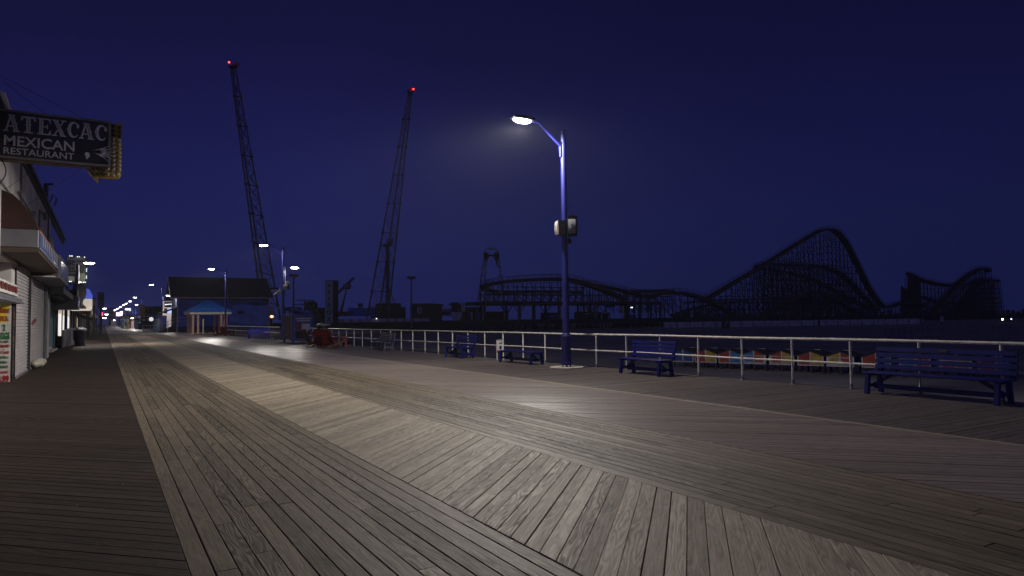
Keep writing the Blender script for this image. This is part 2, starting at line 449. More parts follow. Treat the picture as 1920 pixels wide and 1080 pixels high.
W0 = 1650.0; W1 = 330.0
def rename_loc(t, loc, label): t.location = loc; t['label'] = label
l1 = make_lamp(M['lens'], W0); rename_loc(l1, (12.83, 18.25, 0), 'tall blue street lamp with loudspeakers halfway up, between the backless bench and the plaque bench')
l2 = make_lamp(M['lens'], W1, back=True); rename_loc(l2, (12.78, 58.9, 0), 'blue street lamp with two heads rising behind the poster kiosk')
l3 = make_lamp(M['lens'], W1*1.9); rename_loc(l3, (12.45, 88.0, 0), 'blue street lamp standing in front of the open pavilion')
l4 = make_lamp(M['lensfar'], W1, back=True); rename_loc(l4, (8.25, 128.4, 0), 'blue two headed street lamp left of the dark roofed mural building')
far = make_lamp(M['lensfar'], W1)
rename_loc(far, (8.1, 194.0, 0), 'small far street lamp, first one beyond the lamp by the mural building')
ords = ['second', 'third', 'fourth', 'fifth', 'sixth', 'seventh', 'eighth']
for k, y in enumerate((229, 255, 279, 312, 345, 372, 396)):
    c = copy_tree(far); rename_loc(c, (8.0-.012*(y-229), y, 0), 'tiny glowing far street lamp, %s after the first small one in its row' % ords[k])
# a shorter set of lights on the seaward side of the far promenade
def short_lamp(loc, h, label, watts, col=(1, .95, .9), reach=.9, sgn=-1, lens='lensfar', group='lights among the far stalls', light=True, narrow=False):
    t = thing('lamp_post', label, 'lamp post', loc, group=group)
    b = MB(); b.tube([V(loc)+V((0, 0, 0)), V(loc)+V((0, 0, h))], .06, 8); b.build('pole', M['blue'], t)
    b = MB(); b.tube([V(loc)+V((0, 0, h-.2)), V(loc)+V((sgn*reach*.6, 0, h)), V(loc)+V((sgn*reach, 0, h))], .035, 8); b.build('arm', M['blue'], t)
    b = MB(); lamp_head(b, 0, 0, sgn); b.v = [p+V(loc)+V((sgn*reach, 0, h)) for p in b.v]; hd = b.build('lamp_head', M['dark'], t)
    b = lens_mesh(0, 0, sgn); b.v = [p+V(loc)+V((sgn*reach, 0, h)) for p in b.v]; b.build('lens', M[lens], hd)
    if light: o = lamp_light(sgn*(reach+.46), 0, h-.2, watts, t, fwd=False, narrow=narrow)
    return t
for px, py, y, h, lb in ((267, 571, 205, 5.6, 'seaward lamp over the brown billboard, left of the two headed lamp'), (249, 579, 228, 5.2, 'low lamp shining beside the blue lit sign far down the boardwalk'),
                         (237, 584, 250, 4.7, 'upper of two small lamps right of the pink neon sign'), (236.5, 590, 235, 3.4, 'lower of two small lamps right of the pink neon sign'),
                         (259.5, 596, 200, 3.0, 'low lamp over the far blue booth'), (222, 600, 300, 2.6, 'low bright lamp under the pink neon sign')):
    p = atY(px, py, y); short_lamp((p.x, y, 0), p.z, lb, 500, light=(h > 5))
# lamp on the shop side
p = atY(167, 493, 60)
short_lamp((p.x-1.35, 60, 0), p.z+.05, 'street lamp over the trash can on the shop side', W0*.8, sgn=1, lens='lens', reach=.9, group=LG, narrow=True)

# ---------------------------------------------------------------- loudspeakers and fittings on the lamp poles
def speaker_box(name, label, c, ax, w, h, d, body, front, brk, group=None, loc=None):
    ax = V(ax).normalized(); sd = V((-ax.y, ax.x, 0)); c = V(c)
    t = thing(name, label, 'loudspeaker', tuple(c), group=group)
    b = MB(); pr = [(-w/2, 0), (w/2, 0), (w*.42, d), (-w*.42, d)]
    b.prism(pr, c-V((0, 0, h/2)), sd, ax, (0, 0, h)); b.build('cabinet', body, t)
    b = MB(); vs = []; n = 7
    for j in range(n):
        for i in range(5):
            u, v_ = (i/4-.5), (j/(n-1)-.5); bul = .055*(1-(2*v_)**2)*(1-.4*(2*u)**2)+.012
            vs.append(c+sd*(u*w*1.0)+V((0, 0, v_*h*.98))-ax*bul)
    fs = [(j*5+i, j*5+i+1, j*5+i+6, j*5+i+5) for j in range(n-1) for i in range(4)]
    b.add(vs, fs); b.prism([(-w/2, -.012), (w/2, -.012), (w/2, 0), (-w/2, 0)], c-V((0, 0, h*.49)), sd, ax, (0, 0, h*.98))
    g = b.build('grille', front, t); b = MB(); b.box(-.03, .03, -.004, .004, -.015, .015, M=Matrix.Translation(c-ax*.072+V((0, 0, h*.1))) @ Matrix.Rotation(atan2(sd.y, sd.x), 4, 'Z')); b.build('badge', M['black'], g)
    b = MB(); b.beam(c+ax*d, V(brk), .04, .06); b.build('bracket', M['dark'], t); return t
GS = 'loudspeakers on the near lamp pole'
px_, py_ = 12.83, 18.25
speaker_box('loudspeaker', 'grey loudspeaker facing left on the nearest lamp pole', (px_-.26, py_+.04, 4.52), (.95, -.31, 0), .34, .46, .24, M['dark'], M['offwhite'], (px_-.03, py_, 4.52), GS)
speaker_box('loudspeaker', 'pale fronted loudspeaker facing the boardwalk on the nearest lamp pole', (px_+.15, py_-.20, 4.58), (.45, .9, 0), .24, .46, .14, M['greypanel'], M['greypanel'], (px_+.03, py_-.04, 4.55), GS)
speaker_box('loudspeaker', 'large black loudspeaker behind the pale one on the nearest lamp pole', (px_+.44, py_+.08, 4.62), (-1, .1, 0), .36, .66, .22, M['black'], M['black'], (px_+.05, py_, 4.6), GS)
t = thing('camera_box', 'small black camera box under the loudspeakers on the nearest lamp pole', 'camera', (px_+.14, py_-.05, 4.18))
b = MB(); b.cbox(px_+.09, px_+.21, py_-.1, py_+.02, 4.02, 4.17, .01); b.build('housing', M['black'], t)
b = MB(); b.beam((px_+.05, py_, 4.12), (px_+.12, py_-.04, 4.12), .04); b.tube([(px_+.15, py_-.05, 4.17), (px_+.15, py_-.05, 4.28)], .02, 6); b.build('mount', M['dark'], t)
qx, qy = 12.78, 58.9
speaker_box('loudspeaker', 'pale loudspeaker on the two headed lamp pole by the kiosk', (qx+.12, qy-.3, 4.42), (.2, 1, 0), .32, .46, .16, M['greypanel'], M['offwhite'], (qx, qy-.05, 4.4))
speaker_box('loudspeaker', 'black loudspeaker with pale rim on the two headed lamp pole by the kiosk', (qx+.36, qy-.12, 4.58), (-.55, .83, 0), .36, .66, .24, M['offwhite'], M['black'], (qx+.05, qy, 4.5))
a3, b3 = 12.45, 88.0
speaker_box('loudspeaker', 'dark loudspeaker on the lamp pole before the pavilion', (a3+.40, b3-.1, 4.5), (-1, .3, 0), .40, .7, .24, M['black'], M['black'], (a3+.05, b3, 4.3))
t = thing('street_name_sign', 'blue street name sign sticking out left of the two headed lamp pole', 'street sign', (qx-1.0, qy-.15, 3.9))
x0, x1, z0, z1 = rect(507, 545, 526, 539.5, qy-.15)
b = MB(); b.box(x0, x1-.12, qy-.17, qy-.14, z0+.08, z1); b.build('blade', M['bench'], t)
b = MB(); b.box(x0+.05, x1-.05, qy-.175, qy-.135, z0-.02, z0+.08); b.beam((x1-.2, qy-.15, z0+.1), (qx-.08, qy, z0+.12), .06); b.build('bracket', M['white'], t)
t = thing('floodlight', 'white floodlight under the street name sign on the two headed lamp pole', 'floodlight', (qx-.4, qy-.2, 3.3))
p = atY(521, 549.5, qy-.2)
b = MB(); b.prism([(-.32, -.12), (.22, -.12), (.12, .1), (-.02, .14)], p-V((0, .15, 0)), (1, 0, 0), (0, 0, 1), (0, .3, 0)); b.build('shade', M['white'], t)
b = MB(); b.beam(p+V((.15, 0, .08)), (qx-.08, qy, p.z+.18), .06); b.build('bracket', M['white'], t)

# ---------------------------------------------------------------- boardwalk rail
ry = [5.0-1.45*1+ .0, ]
t = thing('railing', 'galvanised pipe railing along the beach edge behind the benches', 'railing', (rail_x(6), 6, 0))
YE = 52.0
b = MB(); pts = []; y = -2.0
def topz(y): return 1.065+.006*sin(y*.9)
while y <= YE: pts.append((rail_x(y), y, topz(y))); y += 1.45
b.tube(pts, .031, 10); b.build('top_rail', M['galv'], t)
b = MB(); b.tube([(x+.0, y, z-.52) for x, y, z in pts], .026, 10); b.build('mid_rail', M['galv'], t)
off = 6.28 % 1.45; y = off-1.45*1
while y < YE:
    x = rail_x(y); b = MB(); b.tube([(x, y, .02), (x, y, topz(y)-.01)], .027, 10); po = b.build('post', M['galv'], t)
    b = MB(); b.lathe([(.036, .01), (.036, .11), (.03, .115)], (x, y, 0), 10); b.cbox(x-.075, x+.075, y-.055, y+.055, 0, .012, .004); b.build('flange', M['steel'], po)
    y += 1.45
t = thing('railing', 'white picket railing behind the far blue bench beside the pavilion', 'railing', (12.9, 60, 0))
def rx2(y): return 12.72+(y-60)*.004
for nm, z, h in (('top_rail', 1.1, .09), ('mid_rail', .62, .08)):
    b = MB(); b.beam((rx2(60), 60, z), (rx2(92), 92, z), .09, h); b.build(nm, M['white'], t)
y = 60.2
while y < 92: b = MB(); b.beam((rx2(y)+.03, y, .03), (rx2(y)+.03, y, 1.06), .06, .07); b.build('picket', M['greypanel'], t); y += 1.3 if y > 63.5 else .9

# ---------------------------------------------------------------- benches (length along Y, sitter faces -X)
BG = 'benches along the rail'
def make_bench(L, m, back=True, plaque=True):
    t = thing('bench', '', 'bench', group=BG)
    h = L/2
    b = MB()
    for k in range(4): b.cbox(-.30+k*.125, -.30+k*.125+.11, -h, h, .405, .44, .008)
    b.build('seat', m, t)
    if back:
        A = Matrix.Translation((.20, 0, .44)) @ Matrix.Rotation(radians(9), 4, 'Y')
        b = MB()
        for k in range(4): b.cbox(-.018, .018, -h, h, .05+k*.118, .05+k*.118+.094, .006, M=A)
        for s in (-1, 1): b.cbox(.016, .06, s*(h-.10)-.05, s*(h-.10)+.05, -.02, .50, .006, M=A)
        bk = b.build('backrest', m, t)
        if plaque: b = MB(); b.box(-.026, -.017, -.12, .06, .425, .48, M=A); b.build('plaque', M['black'], bk)
    for s in (-1, 1):
        y = s*(h-.12)
        for x0, x1 in ((-.25, -.30), (.14, .20)):
            b = MB(); b.beam((x0, y, .40), (x1, y, 0), .08, .075); b.build('leg', m, t)
        b = MB(); b.beam((-.26, y, .17), (.16, y, .17), .06, .06); b.beam((-.28, y, .385), (.17, y, .385), .07, .04); b.build('side_stretcher', m, t)
        b = MB(); b.beam((-.04, y, .18), (-.04, y-s*.38, .40), .05, .06); b.build('brace', m, t)
    b = MB(); b.beam((-.04, -h+.12, .15), (-.04, h-.12, .15), .05, .09); b.build('stretcher', m, t)
    return t
u = []
place(make_bench(2.62, M['bench']), u, (13.72, 7.28, 0), .0, 'long blue slatted bench in the shade before the beach huts, nearest the viewer')
place(make_bench(1.82, M['bench']), [], (13.20, 14.85, 0), .0, 'blue slatted bench with a dark plaque right of the nearest lamp')
place(make_bench(2.35, M['bench'], back=False), [], (12.98, 21.25, 0), .0, 'backless blue bench left of the nearest lamp')
place(make_bench(1.80, M['bench'], plaque=False), [], (12.92, 26.1, 0), .0, 'blue bench with worn slats left of the pet sign')
place(make_bench(2.3, M['benchold']), [], (12.92, 35.5, 0), .0, 'weathered grey blue bench, second to the right of the red chairs' if False else 'weathered grey blue bench nearest the red chairs by the kiosk')
place(make_bench(2.1, M['bluebright'], plaque=False), [], (12.2, 66.5, 0), radians(52), 'bright blue bench in front of the white picket railing')

# ---------------------------------------------------------------- pet rules sign
t = thing('notice_sign', 'low white notice sign with a red stripe at the rail behind the backless bench', 'sign', (13.45, 24.0, 0))
Y0 = 23.6
x0, x1, z0, z1 = rect(931.5, 673, 944.5, 637, Y0)
zz = atY(938, 658, Y0).z; base = .0
b = MB(); b.box(x0, x0+.04, Y0, Y0+.03, base, z1); b.build('leg', M['white'], t)
b = MB(); b.box(x1-.04, x1, Y0, Y0+.03, base, z1); b.build('leg', M['white'], t)
b = MB(); b.box(x0+.02, x1-.02, Y0-.02, Y0-.002, zz, z1-.06); pn = b.build('panel', M['boardwhite'], t)
b = MB(); b.box(x0, x1, Y0-.026, Y0-.0205, zz-.03, zz+.03); b.build('stripe', M['redtext'], pn)
b = MB(); xm = (x0+x1)/2; b.box(xm-.05, xm+.05, Y0-.025, Y0-.0205, zz+.07, zz+.2); b.build('symbol', M['bench'], pn)
b = MB(); b.prism([(-.08, 0), (-.05, .03), (.03, .03), (.08, .07), (.08, .03), (.05, -.03), (.03, -.03), (.0, 0), (-.05, -.04), (-.06, -.0)], (xm, Y0-.0205, zz+.30), (1, 0, 0), (0, 0, 1), (0, -.005, 0)); b.build('dog_symbol', M['dark'], pn)
b = MB()
for k in range(4): b.prism([(0, 0), (.035, 0), (.018, .09)], (x0+.05+k*.055, Y0-.02, z1-.06), (1, 0, 0), (0, 0, 1), (0, .018, 0))
b.build('crest', M['boardwhite'], pn)

# ================================================================ shop side (left), facades along X = -2.3 .. -2.8
# ---- restaurant
t = thing('restaurant_building', 'pale walled restaurant with maroon barrel awning and two roller shutters', 'building', (-4, 30, 0))
b = MB(); b.box(-9, -2.75, 10, 40.6, 0, 3.3); b.box(-9, -2.30, 24.25, 40.6, -.002, 6.9); b.box(-9, -2.30, 10, 24.25, 3.4, 6.9)
b.build('wall', M['offwhite'], t)
b = MB(); b.box(-2.42, -2.16, 10, 52, 6.9, 7.02); b.box(-2.36, -2.22, 10, 52, 6.70, 6.78); b.build('cornice', M['dark'], t)
b = MB(); b.box(-2.5, -2.24, 26, 26.08, 3.4, 6.85); b.box(-2.31, -2.27, 10, 40, 5.2, 5.26); b.build('wall_trim', M['greypanel'], t)
b = MB(); b.box(-2.8, -2.42, 22.6, 22.9, 7.02, 7.9); b.beam((-2.45, 22.8, 7.9), (-2.2, 23.4, 7.0), .12); b.build('roof_post', M['offwhite'], t)
b = MB(); b.box(-2.34, -2.2, 36, 36.8, 7.02, 7.75); b.beam((-2.3, 36.2, 7.75), (-2.0, 36.2, 7.78), .08); b.tube([(-2.3, 38, 7), (-2.1, 38, 7.6), (-1.95, 38, 7.4), (-2.05, 38, 7.05)], .03, 6); b.build('roof_fitting', M['dark'], t)
b = MB()
for pts in ([(-2.27, 33.2, 3.4), (-2.27, 33.2, 6.2), (-2.27, 35.5, 6.25)], [(-2.26, 25.2, 5.6), (-2.26, 30.2, 5.55), (-2.26, 30.2, 3.5)], [(-2.27, 38.2, .2), (-2.27, 38.2, 6.8)]): b.tube(pts, .028, 6)
for y, z in ((30.2, 5.55), (33.2, 5.0), (35.5, 6.25)): b.box(-2.296, -2.18, y-.12, y+.12, z-.16, z+.16)
build_each(b, 'conduit', M['greypanel'], t)
b = MB(); b.tube([(-2.2, 36.7, .05), (-2.2, 36.7, 3.3)], .05, 8); b.box(-2.296, -2.2, 37.2, 37.7, 1.2, 1.9); b.build('meter_box', M['greypanel'], t)
# barrel awning on its white box
Y0, Y1 = 21.7, 30.2
prof = [atY(x, y, Y0) for x, y in ((73, 430.5), (67, 417), (56, 400), (42, 381), (24, 364), (2, 355), (-22, 351))]
pr = [(p.x, p.z) for p in prof]; base = pr[0][1]
pr += [(pr[-1][0], base)]
b = MB(); b.prism(pr, (0, Y0, 0), (1, 0, 0), (0, 0, 1), (0, Y1-Y0, 0)); aw = b.build('awning', M['maroon'], t)
fx = prof[0].x; zb = atY(67, 472, Y0).z
b = MB(); b.cbox(-2.75, fx, Y0, Y1, zb+.10, base-.004, .02); b.build('awning_box', M['greypanel'], t)
b = MB(); b.box(-3.0, fx+.004, Y0+.004, 37.6, zb-.02, zb+.095); b.box(-2.9, fx, Y1-.1, Y1, zb-.12, zb-.025); b.build('soffit', M['brown'], t)
b = MB(); b.tube([(-2.75, Y1-.12, zb-.16), (fx-.05, Y1-.12, zb-.16)], .03, 8); b.tube([(-2.6, Y1+2.5, zb-.06), (fx-.1, Y1+2.5, zb-.06)], .025, 8); b.build('soffit_tube', M['white'], t)
b = MB(); b.box(fx+.002, fx+.03, Y0+.05, Y1, zb+.12, base-.08)
fa = b.build('fascia_sign', M['bluefascia'], t)
b = MB()
for k in range(9):
    y = Y0+.9+k*.82
    b.prism([(0, 0), (.22+.1*random.random(), 0), (.34, .30), (.1, .34), (-.05, .16)], (fx+.031, y, zb+.22+.04*random.random()), (0, 1, 0), (0, 0, 1), (.006, 0, 0))
b.build('faded_print', M['paleprint'], fa)
b = MB(); b.box(fx, fx+.035, Y0+.02, Y1, base-.075, base-.02); b.build('fascia_trim', M['orange'], fa)
b = MB(); b.box(fx, fx+.035, Y0+.02, Y1, zb+.06, zb+.115); b.build('fascia_lip', M['greypanel'], fa)
b = MB(); b.cbox(-2.3, fx+.06, Y1+.35, 37.4, zb-.2, base+.12, .03); b.build('canopy_box', M['greypanel'], t)
b = MB(); b.box(fx+.062, fx+.075, Y1+.5, 37.2, zb-.05, base-.05); b.build('canopy_panel', M['bluefascia'], t)
b = MB()
for k in range(6): b.box(-2.3, -2.20, Y1-3.2, Y1+2.6, base+.03+k*.13, base+.03+k*.13+.10)
b.build('louvre', M['tealdark'], t)
# header strip over the counter
b = MB(); b.prism([(0, 0), (.10, .02), (.06, .36), (0, .38)], (-2.29, 19, 2.42), (1, 0, 0), (0, 0, 1), (0, 5.9, 0)); hs = b.build('header_sign', M['boardwhite'], t)
b = MB()
for k in range(7): b.box(-2.20, -2.18, 19.4+k*.78, 19.4+k*.78+.5, 2.52, 2.70)
b.build('header_print', M['redbrown'], hs)
b = MB(); b.box(-2.75, -2.10, 19, 25.0, 2.30, 2.37); b.box(-2.75, -2.06, 19, 25.05, 2.22, 2.28); b.build('header_ledge', M['greypanel'], hs)
# pillar, shutters
b = MB(); b.box(-2.34, -2.235, 24.26, 24.40, 0, 2.24); b.build('door_jamb', M['dark'], t)
b = MB()
for k in range(9): b.box(-2.30, -2.285, 24.45, 25.05, .15+k*.235, .15+k*.235+.2, k % 3)
b.build('sticker_strip', [M['yellow'], M['orange'], M['muraldark']], t)
for y0, y1 in ((25.15, 29.05), (29.95, 36.3)):
    b = MB(); z = .03; k = 0
    while z < 3.25:
        b.prism([(0, 0), (.035, .018), (.035, .085), (0, .094)], (-2.298, y0, z), (1, 0, 0), (0, 0, 1), (0, y1-y0, 0)); z += .108
    sh = b.build('roller_shutter', M['shutter'], t)
    b = MB(); b.box(-2.30, -2.24, y1, y1+.10, 0, 3.3); b.box(-2.30, -2.25, y0-.06, y0, 0, 3.3); b.build('guide_track', M['dark'], sh)
    b = MB(); b.box(-2.28, -2.225, y0, y1, .0, .06); b.build('bottom_bar', M['greypanel'], sh)
b = MB(); b.beam((-2.27, 30.6, 1.62), (-2.2, 31.3, 1.78), .05, .1); b.build('shutter_lock', M['rust'], t)

t = thing('menu_board', 'tall white breakfast menu board standing beside the roller shutters', 'menu board', (-2.5, 23.6, 0))
Y0 = 23.62
x0, x1, z0, z1 = rect(-7, 717.5, 21.5, 560, Y0); z0 = .03
b = MB(); b.box(x0, x1, Y0, Y0+.04, z0, z1); pn = b.build('panel', M['boardwhite'], t)
zz = lambda py: atY(8, py, Y0).z
b = MB(); b.prism([(x0, zz(606)), (x1-.07, zz(603)), (x1-.10, zz(590)), (x1-.01, zz(568)), (x0, zz(574))], (0, Y0-.006, 0), (1, 0, 0), (0, 0, 1), (0, .005, 0)); b.build('yellow_patch', M['menuyellow'], pn)
xc = (x0+x1)/2; W = x1-x0
def mline(s, py0, py1, m, wf, nm='lettering', bold=.02):
    b = MB(); h = abs(zz(py0)-zz(py1)); b.text(s, h*1.38, (xc, Y0-.008, zz(py1)), width=W*wf, bold=bold, align='CENTER', d=.006); b.build(nm, M[m], pn)
mline('BREAKFAST', 578, 587, 'redtext', .86, bold=0); mline('SPECIAL', 592, 602, 'redtext', .66, bold=0)
mline('2', 608, 620, 'green', .20, bold=.03); mline('EGGS', 623, 636, 'green', .84, bold=.035); mline('Any Style', 638, 642, 'dark', .7)
mline('HOME FRIES', 646, 651, 'redtext', .82); mline('or', 653, 656, 'redtext', .14); mline('HOT CAKES', 658, 663, 'redtext', .80)
mline('BACON or', 667, 672, 'green', .76); mline('HAM or', 676, 681, 'green', .6); mline('SAUSAGE', 685, 690, 'green', .72)
mline('and TOAST', 695, 700, 'redtext', .76); mline('3.99', 704, 716, 'redtext', .85, bold=.045)

t = thing('sandbag', 'pale lumpy sandbag lying against the second roller shutter', 'sandbag', (-2.15, 32, 0))
b = MB(); vs, fs = [], []; n, m_ = 18, 12
for i in range(n+1):
    u = i/n; prf = max(.02, (1-(2*u-1)**4))**.5*(1+.12*sin(u*17)+.06*sin(u*41))
    for k in range(m_):
        a = 2*pi*k/m_; r = prf*(1+.10*sin(3*a+u*9))
        vs.append((-2.12+.17*r*cos(a), 30.2+u*3.4, max(.0, .12+.16*r*sin(a)+.05*(1-u))))
for i in range(n):
    for k in range(m_): fs.append((i*m_+k, i*m_+(k+1) % m_, i*m_+m_+(k+1) % m_, i*m_+m_+k))
fs += [tuple(range(m_-1, -1, -1)), tuple(range(n*m_, n*m_+m_))]
b.add(vs, fs); b.build('sack', M['bag'], t)

# ---- projecting sign
Y0 = 20.0
t = thing('projecting_sign', 'dark rectangular restaurant sign with white letters hung out over the boardwalk', 'sign', (-1, Y0, 5.6))
xl = -2.32; pr_ = atY(208, 228, Y0); pb = atY(205.5, 313, Y0); xr, zt, zb_ = pr_.x, pr_.z, pb.z
b = MB(); b.cbox(xl, xr, Y0, Y0+.42, zb_, zt, .012); b.build('cabinet', M['signgrey'], t)
fr = .045
b = MB(); b.box(xl+.02, xr-fr, Y0-.006, Y0-.001, zb_+fr, zt-fr); fc = b.build('face', M['signface'], t)
b = MB(); b.box(xl, xr, Y0-.03, Y0-.0005, zt-fr, zt); b.box(xl, xr, Y0-.03, Y0-.0005, zb_, zb_+fr); b.box(xr-fr, xr, Y0-.03, Y0-.0005, zb_+fr, zt-fr); b.build('rim', M['signgrey'], t)
b = MB(); b.box(xl+.1, xr-.1, Y0+.05, Y0+.36, zb_-.03, zb_-.002); b.build('underside', M['brown'], t)
# slab letters drawn as strokes in a unit box
def slab(b, b2, ch, x, z, w, h):
    o = (x, Y0-.014, z); ux, uz, d = (w, 0, 0), (0, 0, h), (0, .007, 0)
    def q(*p, bb=b): bb.prism(p, o, ux, uz, d)
    def bar(x0, x1, z0, z1): q((x0, z0), (x1, z0), (x1, z1), (x0, z1))
    def ln(p): b2.prism(p, (x, Y0-.0165, z), ux, uz, (0, .002, 0))
    if ch == 'A':
        q((.10, .05), (.22, .05), (.50, .95), (.38, .95)); q((.66, .05), (.92, .05), (.66, .95), (.38, .95)); bar(.24, .68, .28, .35)
        bar(.0, .32, 0, .07); bar(.58, 1.02, 0, .07); bar(.26, .70, .94, 1.0); q((.60, .5), (.88, .45), (.80, .56)); ln([(.77, .1), (.81, .1), (.56, .9), (.52, .9)])
    if ch == 'T':
        bar(.36, .64, .05, .95); bar(.02, .98, .90, 1.0); q((0, .72), (.1, .76), (.16, .92), (.02, .98)); q((1, .72), (.9, .76), (.84, .92), (.98, .98)); bar(.2, .8, 0, .07); q((.28, .5), (.36, .44), (.36, .56)); q((.72, .5), (.64, .44), (.64, .56)); ln([(.48, .1), (.52, .1), (.52, .88), (.48, .88)])
    if ch == 'E':
        bar(.16, .44, .05, .95); bar(.02, .94, .93, 1.0); bar(.02, .94, 0, .07); bar(.44, .72, .47, .53); bar(.70, .77, .36, .64); q((.96, .70), (.90, .74), (.80, .93), (.94, .97)); q((.98, .30), (.92, .26), (.80, .07), (.96, .03)); ln([(.28, .1), (.32, .1), (.32, .9), (.28, .9)])
    if ch == 'X':
        q((.62, .04), (.92, .04), (.40, .96), (.10, .96)); q((.12, .04), (.22, .04), (.86, .96), (.76, .96)); bar(0, .36, 0, .07); bar(.56, 1.0, 0, .07); bar(0, .48, .93, 1.0); bar(.62, 1.0, .93, 1.0); ln([(.75, .1), (.79, .1), (.27, .9), (.23, .9)])
    if ch == 'C':
        n = 20; a0, a1 = radians(42), radians(318)
        for i in range(n):
            A, B = a0+(a1-a0)*i/n, a0+(a1-a0)*(i+1)/n
            f = lambda a: (.5+.48*cos(a), .5+.5*sin(a)); g = lambda a: (.58+.32*cos(a)*.9, .5+.40*sin(a))
            q(f(A), f(B), g(B), g(A))
        q((.78, .62), (.94, .62), (.97, .80), (.86, .92), (.74, .80)); q((-.06, .5), (.04, .44), (.04, .56)); ln([(.12, .3), (.15, .3), (.15, .7), (.12, .7)])
b, b2 = MB(), MB(); SH = zt-zb_
# letter boxes: left and right px at the sign, top/bottom px
for ch, xa, xb, ya, yb in (('A', 6, 37, 211, 246), ('T', 39, 67, 215, 248), ('E', 69, 96, 219, 252), ('X', 97, 124, 222, 256), ('C', 126, 149, 226, 258), ('A', 148, 176, 229, 262), ('C', 178, 201, 232, 264)):
    p0, p1, pt = atY(xa, yb, Y0), atY(xb, yb, Y0), atY(xa, ya, Y0)
    zc = zt-.33-.0*p0.z
    slab(b, b2, ch, p0.x, zt-.445*SH, p1.x-p0.x, .345*SH)
b.build('slab_lettering', M['signtext'], fc); b2.build('letter_inline', M['signface'], fc)
xA = atY(5.5, 270, Y0).x; xB = atY(138, 270, Y0).x
b = MB(); b.text('MEXICAN', .295*SH, (xA, Y0-.013, zt-.735*SH), width=xB-xA, bold=.012, d=.006); b.build('lettering', M['signtext'], fc)
b = MB(); b.text('RESTAURANT', .195*SH, (xA, Y0-.013, zt-.915*SH), width=xB-xA, bold=.006, d=.006); b.build('lettering', M['signtext'], fc)
# feathered head emblem
b = MB(); c0 = (atY(170, 285, Y0).x, zt-.745*SH)
b.prism([(-.17, .02), (-.12, .10), (-.03, .08), (.02, -.02), (-.03, -.10), (-.10, -.20), (-.12, -.10)], (c0[0]-.02, Y0-.012, c0[1]-.04), (.62, 0, 0), (0, 0, .62), (0, .005, 0))
for k in range(6):
    a0 = radians(34-k*15); pts = []
    for i in range(7):
        s_ = i/6; r = .02+.50*s_; a = a0*(.35+.65*s_)
        pts.append((r*cos(a), .06+r*sin(a)*.75))
    wd = [.004, .018, .024, .024, .018, .010, .001]
    b.prism([(x, y+w) for (x, y), w in zip(pts, wd)]+[(x, y-w) for (x, y), w in reversed(list(zip(pts, wd)))], (c0[0], Y0-.012, c0[1]), (1, 0, 0), (0, 0, 1), (0, .005, 0))
b.build('feather_emblem', M['signtext'], fc)
b = MB()
for a, c in (((-2.3, 20.2, zt+.9), (-.4, 20.2, zt)), ((-2.3, 21.5, zt+1.1), (-1.2, 20.3, zt)), ((-2.3, 24.5, zb_-.75), (xr-.55, 20.2, zb_)), ((-2.3, 22.5, zb_-.35), (-1.3, 20.2, zb_))): b.tube([a, c], .005, 5)
pts = [(-2.15+.1*sin(i*.5), 20.1, zb_-.02-.09*i) for i in range(9)]; b.tube(pts, .014, 5)
b.build('guy_wires', M['dark'], t)
# bulb studded arrow wrapping the end of the sign
t = thing('arrow_sign', 'yellow bulb studded arrow curling round the outer end of the restaurant sign', 'sign', (xr, Y0+.2, 5.4))
def P2(px, py): p = atY(px, py, Y0+.16); return (p.x, p.z)
out = [P2(*q) for q in ((207, 231), (218, 233.5), (229, 229), (228.8, 250), (228, 320), (227, 328), (222, 334), (214, 335.5), (185, 333), (182, 342), (163.5, 320), (169, 313), (207, 315))]
b = MB(); b.prism(out, (0, Y0+.12, 0), (1, 0, 0), (0, 0, 1), (0, .16, 0)); b.build('arrow_body', M['yellow'], t)
for on, lst in ((1, [(213, 262+8*k) for k in range(8)]+[(223.5, 264+7.8*k) for k in range(8)]+[(203, 318), (213, 319), (203, 328), (213, 328.5), (221, 327)]),
                (0, [(213, 238+8*k) for k in range(3)]+[(223.5, 240+8*k) for k in range(3)]+[(174.5, 316), (184, 317), (193, 317.5), (169, 321), (174.5, 326), (184, 326.5), (193, 327)])):
    b = MB()
    for q in lst:
        x, z = P2(*q)
        b.lathe([(.001, -.05), (.03, -.042), (.042, -.02), (.04, 0), (.046, .002), (.046, .012)], (0, 0, 0), 8, M=Matrix.Translation((x, Y0+.108, z)) @ Matrix.Rotation(radians(-90), 4, 'X'))
    build_each(b, 'bulb' if on else 'empty_socket', M['bulb'] if on else M['black'], t)

# ---- teal shop
t = thing('shop_building', 'teal painted shop front between the shutters and the lit shop', 'building', (-5, 46, 0))
b = MB(); b.box(-9, -2.78, 40.6, 52.0, 0, 6.9); b.build('wall', M['offwhite'], t)
b = MB()
for y0, y1 in ((41.0, 43.4), (44.6, 46.2), (46.9, 51.6)): b.box(-2.78, -2.74, y0, y1, .25, 2.75)
b.build('teal_panel', M['teal'], t)
b = MB(); b.box(-2.78, -2.72, 43.6, 44.4, .02, 2.5); dr = b.build('door', M['tealdark'], t)
b = MB(); b.box(-2.72, -2.68, 44.2, 44.28, 1.0, 1.2); b.build('handle', M['steel'], dr)
b = MB(); b.box(-2.79, -2.68, 40.7, 40.95, 0, 2.9); b.box(-2.79, -2.66, 43.42, 43.58, 0, 2.8); b.box(-2.79, -2.66, 51.6, 51.9, 0, 2.8); b.box(-2.79, -2.66, 40.7, 51.9, 2.76, 2.86); b.build('door_frame', M['teal'], t)
b = MB(); b.prism([(-2.78, 3.0), (-1.65, 3.05), (-1.65, 3.35), (-2.78, 4.0)], (0, 38.5, 0), (1, 0, 0), (0, 0, 1), (0, 11.2, 0)); b.build('awning', M['dark'], t)
